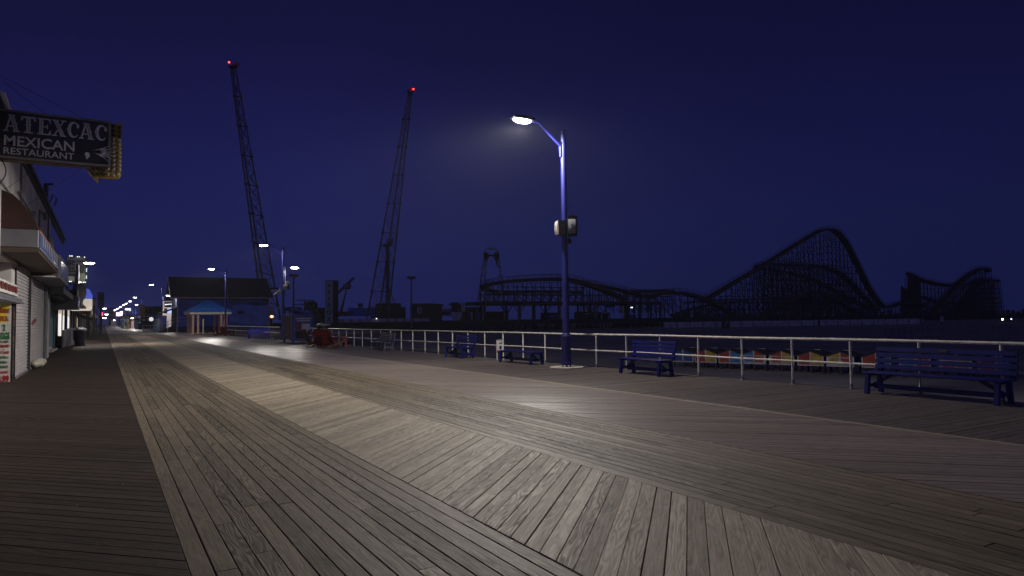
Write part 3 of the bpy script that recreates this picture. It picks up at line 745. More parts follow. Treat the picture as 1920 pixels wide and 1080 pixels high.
b = MB(); b.box(-2.75, -1.42, 50.2, 54.5, 2.52, 3.36); b.build('canopy_box', M['greypanel'], t)
b = MB(); b.box(-1.418, -1.39, 50.4, 54.3, 2.62, 3.26); b.build('canopy_panel', M['bluefascia'], t)
b = MB(); b.box(-2.78, -2.5, 46.9, 51.8, 0, .10); b.build('doorstep', M['concrete'], t)
b = MB()
for y in (41.5, 44, 46.5): b.box(-2.2, -1.9, y, y+.5, 2.96, 3.02)
b.build('soffit_light', M['offwhite'], t)

# ---- lit shop
t = thing('shop_building', 'shop with bright white windows and brown columns behind the trash can', 'building', (-5, 70, 0))
b = MB(); b.box(-9, -2.9, 52, 88, 0, 4.1); b.build('wall', M['brown'], t)
b = MB(); b.box(-2.9, -2.85, 58.2, 63.9, .25, 2.35); b.build('window', M['shopwhite'], t)
b = MB(); b.box(-2.9, -2.85, 64.3, 70.4, .3, 2.3); b.build('window', M['shopwhite'], t)
b = MB(); b.box(-2.9, -2.85, 71, 78, .3, 2.3); b.build('window', M['shopwhite'], t)
b = MB(); b.box(-2.9, -2.83, 58.2, 78, 2.36, 2.9); b.build('header', M['signlit'], t)
b = MB(); b.box(-2.9, -2.76, 52.2, 54.0, 0, 2.5); b.build('door', M['redbrown'], t)
for y, w_ in ((55.2, .5), (57.6, .5), (63.95, .3), (70.5, .4), (78.3, .5), (83, .5)): b = MB(); b.box(-2.9, -2.78, y, y+w_, 0, 2.9); b.build('column', M['brown'], t)
b = MB(); b.box(-2.95, -1.35, 55, 84, 2.9, 3.05); b.box(-2.95, -1.6, 55.2, 84, 3.052, 3.9); b.build('canopy', M['dark'], t)
x0, x1, z0, z1 = rect(153.5, 581, 172, 540, 71)
def rnd(x0, x1, z0, z1, r): return [(x0, z0), (x1-r*.5, z0), (x1, z0+r*.5), (x1, z1-r), (x1-r*.3, z1-r*.3), (x1-r, z1), (x0, z1)]
t = thing('box_sign', 'rounded box sign, blue above and white below, over the lit shop', 'sign', ((x0+x1)/2, 71, z0))
zm = z0+(z1-z0)*.50
b = MB(); b.prism([(x0-.9, z0), (x1-.1, z0), (x1, z0+.2), (x1, zm), (x0-.9, zm)], (0, 71, 0), (1, 0, 0), (0, 0, 1), (0, 5, 0)); lw = b.build('lower_panel', M['signlit'], t)
b = MB(); b.prism([(x0-.2, zm+.003), (x1, zm+.003), (x1, z1-.5), (x1-.15, z1-.15), (x1-.5, z1), (x0-.2, z1)], (0, 71, 0), (1, 0, 0), (0, 0, 1), (0, 5, 0)); b.build('upper_panel', glow('litblue', (.10, .15, .80), .55), t)
b = MB()
for k, q in enumerate(((0, .2, .1, .6), (.1, .5, .2, .8), (.2, .15, .3, .55), (.3, .4, .4, .85))): b.box(x0-.75+q[0], x0-.75+q[2], 70.98, 70.997, z0+.2+q[1]*.8, z0+.2+q[3]*.8)
b.build('blue_print', M['blueled'], lw)

x0, x1, z0, z1 = rect(124, 531, 163.5, 481, 63)
t = thing('marquee_sign', 'bulb edged marquee sign with dark characters and pale lower panels above the lit shop', 'sign', (x0, 63, z0))
b = MB(); b.box(x0, x1, 63, 63.5, z0, z1); b.build('cabinet', M['silh'], t)
sx = (x1-x0)/40.; sz = (z1-z0)/50.
def mb(px0, px1, py0, py1, y=62.99, d=.03): return (x0+(px0-124)*sx, x0+(px1-124)*sx, y-d, y, z1-(py1-481)*sz, z1-(py0-481)*sz)
b = MB(); b.box(*mb(125, 160, 483, 513)); b.build('face', M['greypanel'], t)
b = MB()
for px in (127.5, 134.5):
    for py in (489, 501): b.box(*mb(px, px+5.2, py, py+1.6, 62.955)); b.box(*mb(px, px+1.6, py, py+9, 62.957)); b.box(*mb(px+3.7, px+5.2, py, py+9, 62.957)); b.box(*mb(px+1, px+5, py+4, py+5.4, 62.953)); b.box(*mb(px+1, px+5, py+7.8, py+9.2, 62.952))
b.box(*mb(144, 158, 490, 491.5, 62.955)); b.box(*mb(151, 153, 501, 512, 62.955)); b.box(*mb(155, 157, 499, 513, 62.955)); b.box(*mb(150, 158, 499, 500.5, 62.953))
b.build('dark_characters', M['black'], t)
for q in ((126.5, 140, 518, 527.5), (147.5, 160.5, 512, 527.5)): b = MB(); b.box(*mb(*q, 62.95)); b.build('pale_panel', glow('palepanel', (.26, .28, .21), .10), t)
b = MB()
for px, py in ((130.5, 481), (134.5, 481), (145, 482), (148.5, 482), (158.8, 482.5), (163, 504.5), (163, 508), (163, 517.5), (163, 520.8), (130.5, 527.8), (133.5, 527.8), (158, 528.8), (161, 528.8), (148, 528)): b.box(*mb(px-.9, px+.9, py-.7, py+.7, 62.93))
build_each(b, 'bulb', M['bulbon'], t)
t = thing('blade_sign', 'narrow pale blade sign seen edge on in front of the marquee', 'sign', (-1.9, 58.5, 3))
x0, x1, z0, z1 = rect(141.5, 553, 147.5, 495, 58.5)
b = MB(); b.cbox(x0, x1, 58.5, 60.6, z0, z1, .03); b.build('panel', M['greypanel'], t)
b = MB(); b.beam((-2.9, 59.5, z0+.3), (x0, 59.5, z0+.3), .08); b.beam((-2.9, 59.5, z1-.5), (x0, 59.5, z1-.5), .08); b.build('bracket', M['dark'], t)
t = thing('wheel_sign', 'dark round wheel shaped sign hung under the blade sign', 'sign', (-1.7, 59, 3.3))
p = atY(149, 547, 59)
b = MB(); b.lathe([(.50, -.10), (.66, -.14), (.74, -.06), (.74, .06), (.66, .14), (.50, .10)], (0, 0, 0), 26, M=Matrix.Translation(p) @ Matrix.Rotation(radians(62), 4, 'Z') @ Matrix.Rotation(radians(90), 4, 'X')); b.build('rim', M['black'], t)
b = MB(); b.beam(p+V((0, 0, .7)), p+V((-.2, .3, 1.3)), .06); b.beam(p+V((-.05, 0, .5)), p+V((-1.2, .2, .6)), .06); b.build('hanger', M['dark'], t)

# ---- things before the lit shop
t = thing('post', 'bright blue post standing behind the leaning grey barrier panel', 'post', (-2.28, 57, 0))
b = MB(); b.tube([(-2.28, 57, 0), (-2.28, 57, 2.9)], .095, 10); b.lathe([(.15, 0), (.15, .5), (.11, .6)], (-2.28, 57, 0), 12); b.build('shaft', M['blue'], t)
t = thing('barrier', 'grey framed barrier panel beside the trash can', 'barrier', (-2.2, 56, 0))
b = MB(); A, B = V((-2.36, 55.2, 0)), V((-2.02, 60.5, 0)); b.prism([(0, .12), (1, .10), (1, 1.28), (0, 1.12)], A, B-A, (0, 0, 1), (.05, 0, 0)); b.build('panel', M['greypanel'], t)
b = MB(); b.beam(A+V((0, 0, 1.14)), B+V((0, 0, 1.30)), .08); b.beam(A, A+V((0, 0, 1.14)), .08); b.beam(B, B+V((0, 0, 1.3)), .08); b.beam(A+V((0, 0, .1)), B+V((0, 0, .1)), .08); b.build('frame', M['steel'], t)
t = thing('newspaper_box', 'yellow box between the blue post and the shop window', 'box', (-2.6, 56.5, 0))
b = MB(); b.cbox(-2.75, -2.45, 56.2, 56.7, .1, .78, .02); b.build('cabinet', M['yellow'], t)
b = MB(); b.box(-2.72, -2.48, 56.25, 56.65, 0, .1); b.build('plinth', M['dark'], t)
t = thing('trash_can', 'dark trash can with a pale domed lid outside the lit shop', 'trash can', (-1.5, 58.6, 0))
b = MB(); b.lathe([(.36, 0), (.40, .04), (.36, .06), (.31, .12), (.37, .95), (.42, 1.0), (.42, 1.06), (.40, 1.1)], (-1.5, 58.6, 0), 22); b.build('body', M['binblue'], t)
b = MB(); b.lathe([(.43, 1.08), (.45, 1.14), (.43, 1.2), (.36, 1.27), (.2, 1.33), (.04, 1.35)], (-1.5, 58.6, 0), 22); b.build('lid', M['greypanel'], t)
b = MB(); b.box(-1.68, -1.32, 58.17, 58.24, .95, 1.07); b.build('flap', M['black'], t)

# ---- shops further along
def shop(label, y0, y1, h, wall, can, win, zc=2.9, proj=1.3, sign=None):
    t = thing('shop_building', label, 'building', (-6, (y0+y1)/2, 0), group='shops far along the left side')
    b = MB(); b.box(-12, -2.9, y0, y1, 0, h); b.build('wall', M[wall], t)
    b = MB(); b.box(-2.9, -2.9+proj, y0+.3, y1-.3, zc, zc+.7); b.build('canopy', M[can], t)
    n = max(2, int((y1-y0)/7)); w = (y1-y0)/n
    for k in range(n):
        b = MB(); b.box(-2.9, -2.86, y0+k*w+.8, y0+k*w+w-1.2, .3, 2.3); b.build('window', M[win[k % len(win)]], t)
        b = MB(); b.box(-2.9, -2.74, y0+k*w, y0+k*w+.5, 0, zc); b.build('column', M['greypanel' if k % 2 else 'brown'], t)
    b = MB(); b.box(-12.1, -2.8, y0, y1, h, h+.15); b.build('parapet', M['dark'], t)
shop('low dark shop front just beyond the lit shop with the trash can', 88, 118, 3.8, 'silh', 'dark', ['dark', 'shopwarm', 'dark'])
shop('far shop with a pale canopy below the tall stacked sign', 118, 160, 4.0, 'offwhite', 'offwhite', ['shopwhite', 'dark', 'dark'])
shop('farther dark shop by the red neon sign', 160, 215, 4.4, 'silh', 'greypanel', ['dark', 'shopwhite'])
shop('last dark shop before the end of the boardwalk', 215, 330, 4.6, 'silh', 'dark', ['dark', 'dark', 'shopwarm'])
def board_sign(name, label, px0, py0, px1, py1, y, m, cells=(), post=True, mp='dark', dep=.3):
    x0, x1, z0, z1 = rect(px0, py1, px1, py0, y)
    t = thing(name, label, 'sign', ((x0+x1)/2, y, 0))
    b = MB(); b.box(x0, x1, y, y+dep, z0, z1); b.build('panel', M[m] if isinstance(m, str) else m, t)
    for (a, c, e, f, mm) in cells:
        b = MB(); b.box(x0+(x1-x0)*a, x0+(x1-x0)*e, y-.06, y-.01, z1-(z1-z0)*f, z1-(z1-z0)*c); b.build('cell', M[mm], t)
    if post: b = MB(); b.beam(((x0+x1)/2, y+dep/2, 0), ((x0+x1)/2, y+dep/2, z0), .25); b.build('post', M[mp], t)
    return t
board_sign('hanging_sign', 'plain grey sign panel left of the tall stacked sign', 172, 558, 181, 573, 100, 'greypanel', [(.0, .0, 1, .12, 'maroon')], post=True)
board_sign('stacked_sign', 'tall sign of four grey stacked panels past the blue and white box sign', 183, 548, 195.5, 577, 112, 'silh', [(.1, .04, .95, .22, 'greypanel'), (.05, .27, .95, .47, 'greypanel'), (.05, .52, .95, .74, 'greypanel'), (.05, .78, .95, .97, 'greypanel'), (.2, .33, .8, .40, 'dark'), (.25, .58, .7, .66, 'dark')])
board_sign('roof_sign', 'small reddish sign board under the box sign canopy', 161, 584, 168.5, 591, 92, 'redbrown', [(.2, .3, .8, .6, 'plum')])
board_sign('neon_sign', 'small glowing red neon sign on the left side far down the boardwalk', 188.5, 586, 193, 592, 180, glow('rednd', (1, .08, .15), 3.0), [])
for k, (px, py, lb) in enumerate(((192, 578, 'white lamp just above the red neon sign'), (196, 589, 'white lamp touching the right of the red neon sign'), (191.5, 595.5, 'white lamp just below the red neon sign'))):
    p = atY(px, py, 170-k*6); short_lamp((p.x-1.0, 170-k*6, 0), p.z, lb, 300, sgn=1, light=False)
t = thing('booth', 'small blue booth at the foot of the left shops far away', 'booth', (-1, 140, 0))
p = G(182, 609); b = MB(); b.cbox(p.x-.5, p.x+.5, 140, 141, 0, 1.2, .05); b.build('body', M['bench'], t); b = MB(); b.box(p.x-.6, p.x+.6, 139.9, 141.1, 1.2, 1.3); b.build('top', M['dark'], t)

# ================================================================ far end of the promenade
board_sign('neon_sign', 'glowing pink neon sign among the lights at the far end of the boardwalk', 218, 585.5, 230, 592.5, 330, M['pinkneon'], [(0, .42, 1, .52, 'plum'), (.1, 0, .9, .1, 'redtext')], dep=.6)
board_sign('lit_sign', 'pale blue lit sign right of the pink neon sign', 233, 577.5, 246, 583.5, 300, 'bluefascia', [(.1, .1, .5, .7, 'screen'), (.62, .05, .95, .95, 'screen')], dep=.6)
def hut(name, label, cat, px0, py0, px1, py1, y, wall, roofm='dark', depth=4, parts=(), slope=0.0, group='stalls at the far end of the boardwalk'):
    x0, x1, z0, z1 = rect(px0, py1, px1, py0, y); z0 = 0
    t = thing(name, label, cat, ((x0+x1)/2, y, 0), group=group)
    b = MB(); b.box(x0, x1, y, y+depth, z0, z1); b.build('wall', M[wall] if isinstance(wall, str) else wall, t)
    b = MB(); b.prism([(x0-.3, z1+.004), (x1+.3, z1+.004), (x1+.3, z1+.2), (x0-.3, z1+.2+slope)], (0, y-.5, 0), (1, 0, 0), (0, 0, 1), (0, depth+.8, 0)); b.build('roof', M[roofm], t)
    for nm, a, c, e, f, mm in parts:
        b = MB(); b.box(x0+(x1-x0)*a, x0+(x1-x0)*e, y-.06, y-.01, z1-(z1-z0)*f, z1-(z1-z0)*c); b.build(nm, M[mm], t)
    return t
BR = 'brown'
hut('stall', 'pale booth closing off the far end of the boardwalk', 'stall', 208.5, 600, 218, 606, 360, 'offwhite', 'murallight', 5, [('door', .0, .1, .25, 1, 'white')])
hut('far_building', 'dim distant building closing the left end of the boardwalk view', 'building', 203, 578, 216, 600, 620, 'greypanel', 'dark', 20, [('window_band', .05, .25, .95, .32, 'dark'), ('window_band', .05, .5, .95, .57, 'dark')], group=None)
hut('game_arcade', 'long orange brown arcade with yellow window bays behind the stalls', 'building', 228, 591, 258, 606, 250, BR, 'dark', 14, [('window_bay', .02+.245*k, .08, .02+.245*k+.2, .5, 'hutyellow') for k in range(4)], group=None)
hut('stall', 'pale green stall left of the white stall with a round target', 'stall', 229, 600, 232.5, 607, 215, 'sage', 'roofblue', 3)
hut('stall', 'white stall front with a round black target', 'stall', 233, 600, 238, 606, 214, 'white', 'roofblue', 3, [('target', .3, .25, .75, .7, 'black')])
hut('stall', 'yellow fronted stall in the far stall row', 'stall', 239.3, 600, 244.3, 608, 212, 'white', 'contblue', 3, [('yellow_board', .08, .05, .92, .45, 'hutyellow'), ('counter', .1, .6, .9, .9, 'peach')])
hut('stall', 'pinkish stall front right of the yellow one', 'stall', 246, 600, 251, 605, 210, 'peach', 'dark', 3, [('hatch', .2, .2, .8, .7, 'offwhite')])
hut('booth', 'pale blue glass ticket booth with a bin beside it far down the boardwalk', 'booth', 253.5, 599, 261, 611, 196, 'murallight', 'bench', 3, [('window', .2, .15, .8, .8, 'sage')])
t = thing('trash_can', 'black bin beside the far blue glass booth', 'trash can', (0, 190, 0))
p = atY(263, 606, 186); b = MB(); b.lathe([(.4, 0), (.5, 1.1), (.55, 1.15), (.52, 1.3)], (p.x, 186, 0), 14); b.build('body', M['black'], t)
b = MB(); b.lathe([(.5, 1.31), (.4, 1.5), (.1, 1.55)], (p.x, 186, 0), 14); b.build('lid', M['greypanel'], t); t.location = (p.x, 186, 0)
for ch in t.children: ch.location = -V(t.location)+V((0, 190, 0))
hut('low_building', 'low grey building with pale roofs under the brown billboard', 'building', 264, 594, 288, 607, 190, 'greypanel', 'palefence', 10, [('shutter_row', .02, .35, .98, .9, 'muraldark'), ('awning', .0, .18, 1, .3, 'palefence')], group=None)
x0, x1, z0, z1 = rect(262.5, 592, 302, 574.5, 188)
t = thing('billboard', 'large dark brown billboard wall with faint raised letters above the far stalls', 'billboard', (x0, 188, 0))
b = MB(); b.box(x0, x1, 188, 189, z0, z1); b.build('panel', M['brown'], t)
b = MB()
for k in range(5): b.beam((x0+.4+(x1-x0-.8)*k/4, 188.6, 0), (x0+.4+(x1-x0-.8)*k/4, 188.6, z0), .3)
build_each(b, 'post', M['dark'], t)
b = MB(); b.box(x0, x0+1, 187.9, 187.98, z0, z1+.4); b.build('end_strip', M['hutyellow'], t)
b = MB()
for a, c, e, f in ((.25, .3, .35, .7), (.45, .2, .55, .8), (.47, .2, .62, .3), (.47, .7, .62, .8), (.7, .2, .75, .8), (.7, .7, .85, .8)): b.box(x0+(x1-x0)*a, x0+(x1-x0)*e, 187.93, 187.99, z0+(z1-z0)*c, z0+(z1-z0)*f)
b.build('raised_shapes', M['maroon'], t)
# turquoise kiosk and pylon
t = thing('kiosk', 'turquoise kiosk with slanted blue roof left of the mural building steps', 'kiosk', (9, 150, 0))
Y = 150; x0, x1, z0, z1 = rect(289, 619, 301.5, 600, Y)
b = MB(); b.box(x0, x1, Y, Y+2.6, 0, z1); b.build('wall', M['turq'], t)
b = MB(); b.box(x0+.45, x1-.25, Y-.04, Y-.004, z1-1.5, z1-.5); b.build('notice', M['boardwhite'], t)
b = MB(); b.box(x0-.04, x0+.03, Y-.02, Y+2.6, 0, z1); b.build('corner_post', M['blue'], t)
a, c = atY(284, 593.5, Y), atY(306, 598, Y)
b = MB(); b.prism([(a.x, a.z), (c.x, c.z), (c.x, c.z+.15), (a.x, a.z+.15)], (0, Y-.8, 0), (1, 0, 0), (0, 0, 1), (0, 4, 0)); b.build('roof', M['bench'], t)
b = MB(); b.beam((x0+.1, Y+.5, z1), (x0+.1, Y+.5, a.z), .1); b.beam((x1-.1, Y+.5, z1), (x1-.1, Y+.5, c.z), .1); b.build('roof_post', M['blue'], t)
t = thing('wall_lamp', 'round white lamp glowing behind the turquoise kiosk', 'lamp', (8, 160, 3))
p = atY(283.5, 598.5, 158); t.location = p
b = MB(); b.lathe([(.05, -.42), (.32, -.3), (.42, 0), (.32, .3), (.05, .42)], p, 14); b.build('globe', M['shopwhite'], t); b = MB(); b.beam(p-V((0, 0, .4)), V((p.x, p.y, 0)), .12); b.build('post', M['dark'], t)
Y = 140; x0, x1, z0, z1 = rect(305, 591.5, 322, 565, Y)
t = thing('pylon_sign', 'white framed illuminated pylon sign left of the dark roofed building', 'sign', ((x0+x1)/2, Y, 0))
b = MB(); b.box(x0, x1, Y, Y+.5, z0, z1); b.build('frame', M['pylonlit'], t)
w = x1-x0; h = z1-z0
b = MB(); b.box(x0+w*.16, x1-w*.03, Y-.05, Y-.004, z0+h*.57, z1-h*.04); pn = b.build('upper_panel', M['signface'], t)
b = MB(); b.prism([(0, 0), (.75, .12), (1.35, .12), (1.4, .30), (.7, .26), (.05, .2)], (x0+w*.2, Y-.06, z0+h*.72), (1, 0, 0), (0, 0, 1), (0, -.02, 0)); b.build('white_logo', M['screen'], pn)
b = MB(); b.box(x0+w*.16, x0+w*.5, Y-.05, Y-.004, z0+h*.14, z0+h*.5); b.build('lower_panel', M['plum'], t)
b = MB(); b.box(x0+w*.62, x1-w*.05, Y-.05, Y-.004, z0+h*.18, z0+h*.5); b.build('lower_panel', M['blueled'], t)
p = atY(316, 592, Y); b = MB(); b.box(p.x-.25, p.x+.45, Y+.1, Y+.4, 0, z0); b.build('pillar', M['pylonlit'], t)

# ================================================================ mural building
Y = 125.0; xa = atY(332, 618, Y).x; xb = atY(504.5, 600, Y).x; D_ = 11
ze = atY(420, 559, Y).z; yr = Y+D_/2; zr = atY(420, 523, yr).z
t = thing('mural_building', 'long building with a black gable roof and a dark blue ocean mural wall', 'building', ((xa+xb)/2, Y, 0))
b = MB(); b.prism([(Y, 0), (Y+D_, 0), (Y+D_, ze), (yr, zr-.2), (Y, ze)], (xa, 0, 0), (0, 1, 0), (0, 0, 1), (xb-xa, 0, 0)); b.build('wall', M['muraldark'], t)
b = MB(); b.box(xa+.15, xb-.15, Y-.04, Y-.003, .9, ze-.35); mu = b.build('mural', M['mural'], t)
# the lighter wave shape in the mural
wx = lambda px, py: (atY(px, py, Y-.05).x, atY(px, py, Y-.05).z)
b = MB(); b.prism([wx(*q) for q in ((503, 608), (450, 606), (432, 602), (431, 595), (436, 585), (436, 573), (460, 571), (480, 574), (503, 572))], (0, Y-.046, 0), (1, 0, 0), (0, 0, 1), (0, -.012, 0)); b.build('wave_shape', M['murallight'], mu)
b = MB(); b.prism([wx(*q) for q in ((503, 571), (478, 572), (455, 569), (438, 571), (425, 566), (440, 563), (470, 566), (503, 562))], (0, Y-.046, 0), (1, 0, 0), (0, 0, 1), (0, -.02, 0)); b.build('dark_shape', M['muraldark'], mu)
b = MB()
pp = [wx(*q) for q in ((437, 569), (448, 566.5), (455, 568), (468, 565.5), (480, 564.5), (492, 566), (500, 568))]
for i in range(6): b.beam((pp[i][0], Y-.07, pp[i][1]), (pp[i+1][0], Y-.07, pp[i+1][1]), .03, .07)
b.build('foam_line', M['murallight'], mu)
x0, z1 = wx(446, 583); x1, z0 = wx(458, 588); b = MB(); b.box(x0, x1, Y-.08, Y-.045, z0, z1); b.build('vent', M['black'], mu)
x0, z1 = wx(339, 571); x1, z0 = wx(372, 590); b = MB()
b.box(x0, x1, Y-.07, Y-.045, z1-.12, z1); b.box(x0, x0+.12, Y-.07, Y-.045, z0, z1-.12); b.build('painted_frame', M['kioskblue'], mu)
b = MB(); b.prism([(Y-.7, ze-.05), (yr, zr), (Y+D_+.7, ze-.05), (Y+D_+.7, ze+.15), (yr, zr+.22), (Y-.7, ze+.15)], (xa-1.0, 0, 0), (0, 1, 0), (0, 0, 1), (xb-xa+1.6, 0, 0)); rf = b.build('roof', M['roof'], t)
b = MB(); b.box(xa-1.0, xb+.6, Y-.78, Y-.702, ze-.08, ze+.10); b.build('gutter', M['offwhite'], rf)
b = MB(); b.box(xa-.06, xa+.14, Y-.09, Y-.045, 0, ze-.1); b.box(xb-.1, xb+.05, Y-.09, Y-.045, 0, ze-.1); b.build('corner_trim', M['palefence'], t)
b = MB(); b.beam((xa-1.05, Y-.6, ze), (xa-1.05, yr, zr+.05), .12, .3); b.build('bargeboard', M['palefence'], t)
b = MB(); b.box(xa-.08, xa-.004, Y+2, Y+3.4, .9, 3.1); b.box(xa-.08, xa-.004, Y+4.4, Y+5.8, .9, 3.1); b.box(xa-.08, xa-.004, Y+4, Y+5.4, 4.5, 6.3); build_each(b, 'side_window', M['dark'], t)
b = MB(); b.prism([(xa-2.4, 3.0), (xa, 3.9), (xa, 4.1), (xa-2.4, 3.2)], (0, Y+.2, 0), (1, 0, 0), (0, 0, 1), (0, D_-1, 0)); b.build('porch_roof', M['roof'], t)
b = MB()
for yy in (Y+.5, Y+5, Y+9): b.beam((xa-2.2, yy, 0), (xa-2.2, yy, 3.0), .16)
build_each(b, 'porch_post', M['palefence'], t)
t = thing('stair_railing', 'white stepped handrail at the left end of the mural building', 'railing', (xa-2, Y, 0))
b = MB(); yy = Y-.3
A, B, C = V((xa-5.0, yy, 1.15)), V((xa-2.7, yy, 1.15)), V((xa-.1, yy, 2.35)); E_ = V((xa+3.4, yy, 2.35))
for dz in (0, -.55): b.beam(A+V((0, 0, dz)), B+V((0, 0, dz)), .08); b.beam(B+V((0, 0, dz)), C+V((0, 0, dz)), .08); b.beam(C+V((0, 0, dz)), E_+V((0, 0, dz)), .08)
b.build('handrail', M['palefence'], t)
b = MB()
for p, z in ((A, 0), (B, 0), (C, 0), (E_, 0), ((B+C)/2, 0), ((A+B)/2, 0)): b.beam((p.x, yy, z), p, .08)
build_each(b, 'post', M['palefence'], t)
b = MB()
for k in range(7): b.box(xa-2.7+k*.37, xa-2.7+k*.37+.37, yy+.1, yy+1.6, 0, .17*(k+1))
b.build('steps', M['dark'], t)

# ---- open pavilion
t = thing('pavilion', 'open pavilion with blue hip roof and clusters of peach columns before the mural wall', 'pavilion', (12, 105, 0))
Y = 101.5; x0 = atY(356, 586, Y).x; x1 = atY(434, 588, Y).x; y1 = 109.0
zf0 = atY(395, 589, Y).z; zf1 = atY(395, 584.3, Y).z
b = MB(); b.box(x0, x1, Y, Y+.12, zf0, zf1); b.box(x0, x0+.12, Y+.12, y1, zf0, zf1); b.box(x1-.12, x1, Y+.12, y1, zf0, zf1); b.box(x0, x1, y1, y1+.12, zf0, zf1); b.build('fascia', M['white'], t)
xm, ym = (x0+x1)/2, (Y+y1)/2; p = atY(389, 562.5, ym); e = .25
b = MB(); b.add([(x0-e, Y-e, zf1), (x1+e, Y-e, zf1), (x1+e, y1+e, zf1), (x0-e, y1+e, zf1), (xm-.15, ym, p.z), (xm+.15, ym, p.z)], [(0, 1, 5, 4), (1, 2, 5), (2, 3, 4, 5), (3, 0, 4), (3, 2, 1, 0)])
b.build('roof', M['roofblue'], t, smooth=False)
def col(x, y):
    b = MB(); b.lathe([(.21, 0), (.21, .1), (.155, .14), (.145, zf0-.3), (.19, zf0-.2), (.22, zf0-.004)], (x, y, 0), 16); b.build('column', M['peach'], t)
for cx, sx in ((x0+.45, 1), (x1-.6, -1)):
    for cy, sy in ((Y+.5, 1), (y1-.5, -1)):
        for dx, dy in ((0, 0), (.62*sx, 0), (-.0, 1.5*sy)): col(cx+dx, cy+dy)
b = MB(); b.cbox(x0-.1, x1+.1, Y-.2, y1+.2, 0, .05, .01); b.build('floor', M['peach'], t)
b = MB(); b.box(x0+1.6, x0+1.75, Y+.1, Y+.25, .05, 2.0); b.build('post', M['white'], t)
b = MB()
for k in range(3): b.tube([(x0+2.4+k*.9, Y+2.5, .06), (x0+2.4+k*.9, Y+2.5, .5)], .12, 8)
build_each(b, 'stool', M['dark'], t)

# ---- poster kiosk
t = thing('poster_kiosk', 'blue poster kiosk with slatted flat roof behind the red chairs', 'kiosk', (12.7, 54, 0))
kx0, kx1, ky0, ky1, kz = 12.05, 13.50, 52.3, 55.0, 2.02
for x, y in ((kx0, ky0), (kx1, ky0), (kx0, ky1), (kx1, ky1)): b = MB(); b.box(x-.08, x+.08, y-.08, y+.08, 0, 2.45 if x == kx0 else 2.2); b.build('post', M['bluebright'], t)
b = MB(); b.box(kx0-.03, kx0+.03, ky0+.09, ky1-.09, .2, 2.0); sp = b.build('side_panel', M['plum'], t)
b = MB()
for k in range(26):
    yy, zz_ = random.uniform(ky0+.3, ky1-.3), random.uniform(.5, 1.5); r = random.uniform(.05, .14)
    b.lathe([(r, 0), (r*.6, .006), (.004, .008)], (0, 0, 0), 8, M=Matrix.Translation((kx0-.031, yy, zz_)) @ Matrix.Rotation(radians(-90), 4, 'Y'))
b.build('flower_print', M['redbrown'], sp)
b = MB(); b.box(kx0+.085, kx1-.085, ky0-.02, ky0+.02, .12, kz); fp = b.build('front_panel', M['kioskblue'], t)
b = MB()
for z, a, w in ((1.78, .12, 1.15), (1.62, .2, 1.0)):
    x = kx0+.1+a
    while x < kx0+.1+a+w-.06: ww = random.choice((.05, .07, .09)); b.box(x, x+ww, ky0-.028, ky0-.0205, z-.05, z+random.uniform(.04, .07)); x += ww+.03
b.build('pale_heading', M['palefence'], fp)
b = MB(); b.box(kx0+.2, kx0+.62, ky0-.028, ky0-.0205, .95, 1.4); b.build('poster', M['rust'], fp)
b = MB(); b.box(kx0+.66, kx1-.2, ky0-.028, ky0-.0205, .95, 1.4); b.build('poster', M['palefence'], fp)
b = MB(); b.box(kx0+.2, kx1-.2, ky0-.028, ky0-.0205, .3, .85); b.build('poster', M['plum'], fp)
a, c = atY(525, 578, ky0), atY(588, 590.5, ky0)
m0 = atY(548, 577, ky0)
b = MB()
for (p, q) in ((a, m0), (m0, c)):
    b.prism([(p.x, p.z), (q.x, q.z), (q.x, q.z+.06), (p.x, p.z+.06)], (0, ky0-.3, 0), (1, 0, 0), (0, 0, 1), (0, ky1-ky0+.6, 0))
rf = b.build('roof', M['blue'], t)
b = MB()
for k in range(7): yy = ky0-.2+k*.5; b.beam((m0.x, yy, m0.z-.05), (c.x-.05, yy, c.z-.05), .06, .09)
build_each(b, 'rafter', paint('rafterblue_lit', (.05, .07, .60), .4), rf)  # rafters painted brighter to stand in for light on the roof's underside
b = MB(); b.box(kx0+.1, kx1-.1, ky0-.05, ky0+.05, 2.05, 2.15); b.box(kx0-.05, kx0+.05, ky0+.1, ky1-.1, 2.05, 2.15); b.build('beam', M['bluebright'], t)

# ---- adirondack chairs (sitter faces +X at rotation 0)
def make_chair():
    t = thing('adirondack_chair', '', 'chair')
    b = MB(); A = Matrix.Translation((-.18, 0, .20)) @ Matrix.Rotation(radians(-24), 4, 'Y')
    for k in range(7):
        u_ = k-3; b.cbox(-.012, .012, u_*.088-.039, u_*.088+.039, 0, .86-.018*u_*u_, .005, M=A)
    b.box(.012, .035, -.30, .30, .12, .19, M=A); b.box(-.036, -.0125, -.30, .30, .50, .57, M=A); b.build('backrest', M['red'], t)
    b = MB()
    for k in range(6): x = -.20+k*.105; z = .21+.032*k; b.cbox(x, x+.09, -.28, .28, z, z+.02, .004)
    b.build('seat', M['red'], t)
    for s in (-1, 1):
        b = MB(); b.prism([(-.62, 0), (-.48, 0), (.42, .33), (.42, .40), (.3, .40)], (0, s*.29-.015, 0), (1, 0, 0), (0, 0, 1), (0, .03, 0)); b.build('leg', M['red'], t)
        b = MB(); b.box(.34, .44, s*.325-.015, s*.325+.015, 0, .555); b.build('leg', M['red'], t)
        b = MB(); b.prism([(.50, s*.25), (.50, s*.40), (.2, s*.42), (-.42, s*.38), (-.42, s*.30)][::s], (0, 0, .56), (1, 0, 0), (0, 1, 0), (0, 0, .022)); b.build('arm', M['red'], t)
    b = MB(); b.box(.43, .46, -.29, .29, .27, .36); b.build('front_rail', M['red'], t)
    return t
ch = make_chair(); u = []
CG = 'red adirondack chairs'; sc = (1.12, 1.12, 1.12)
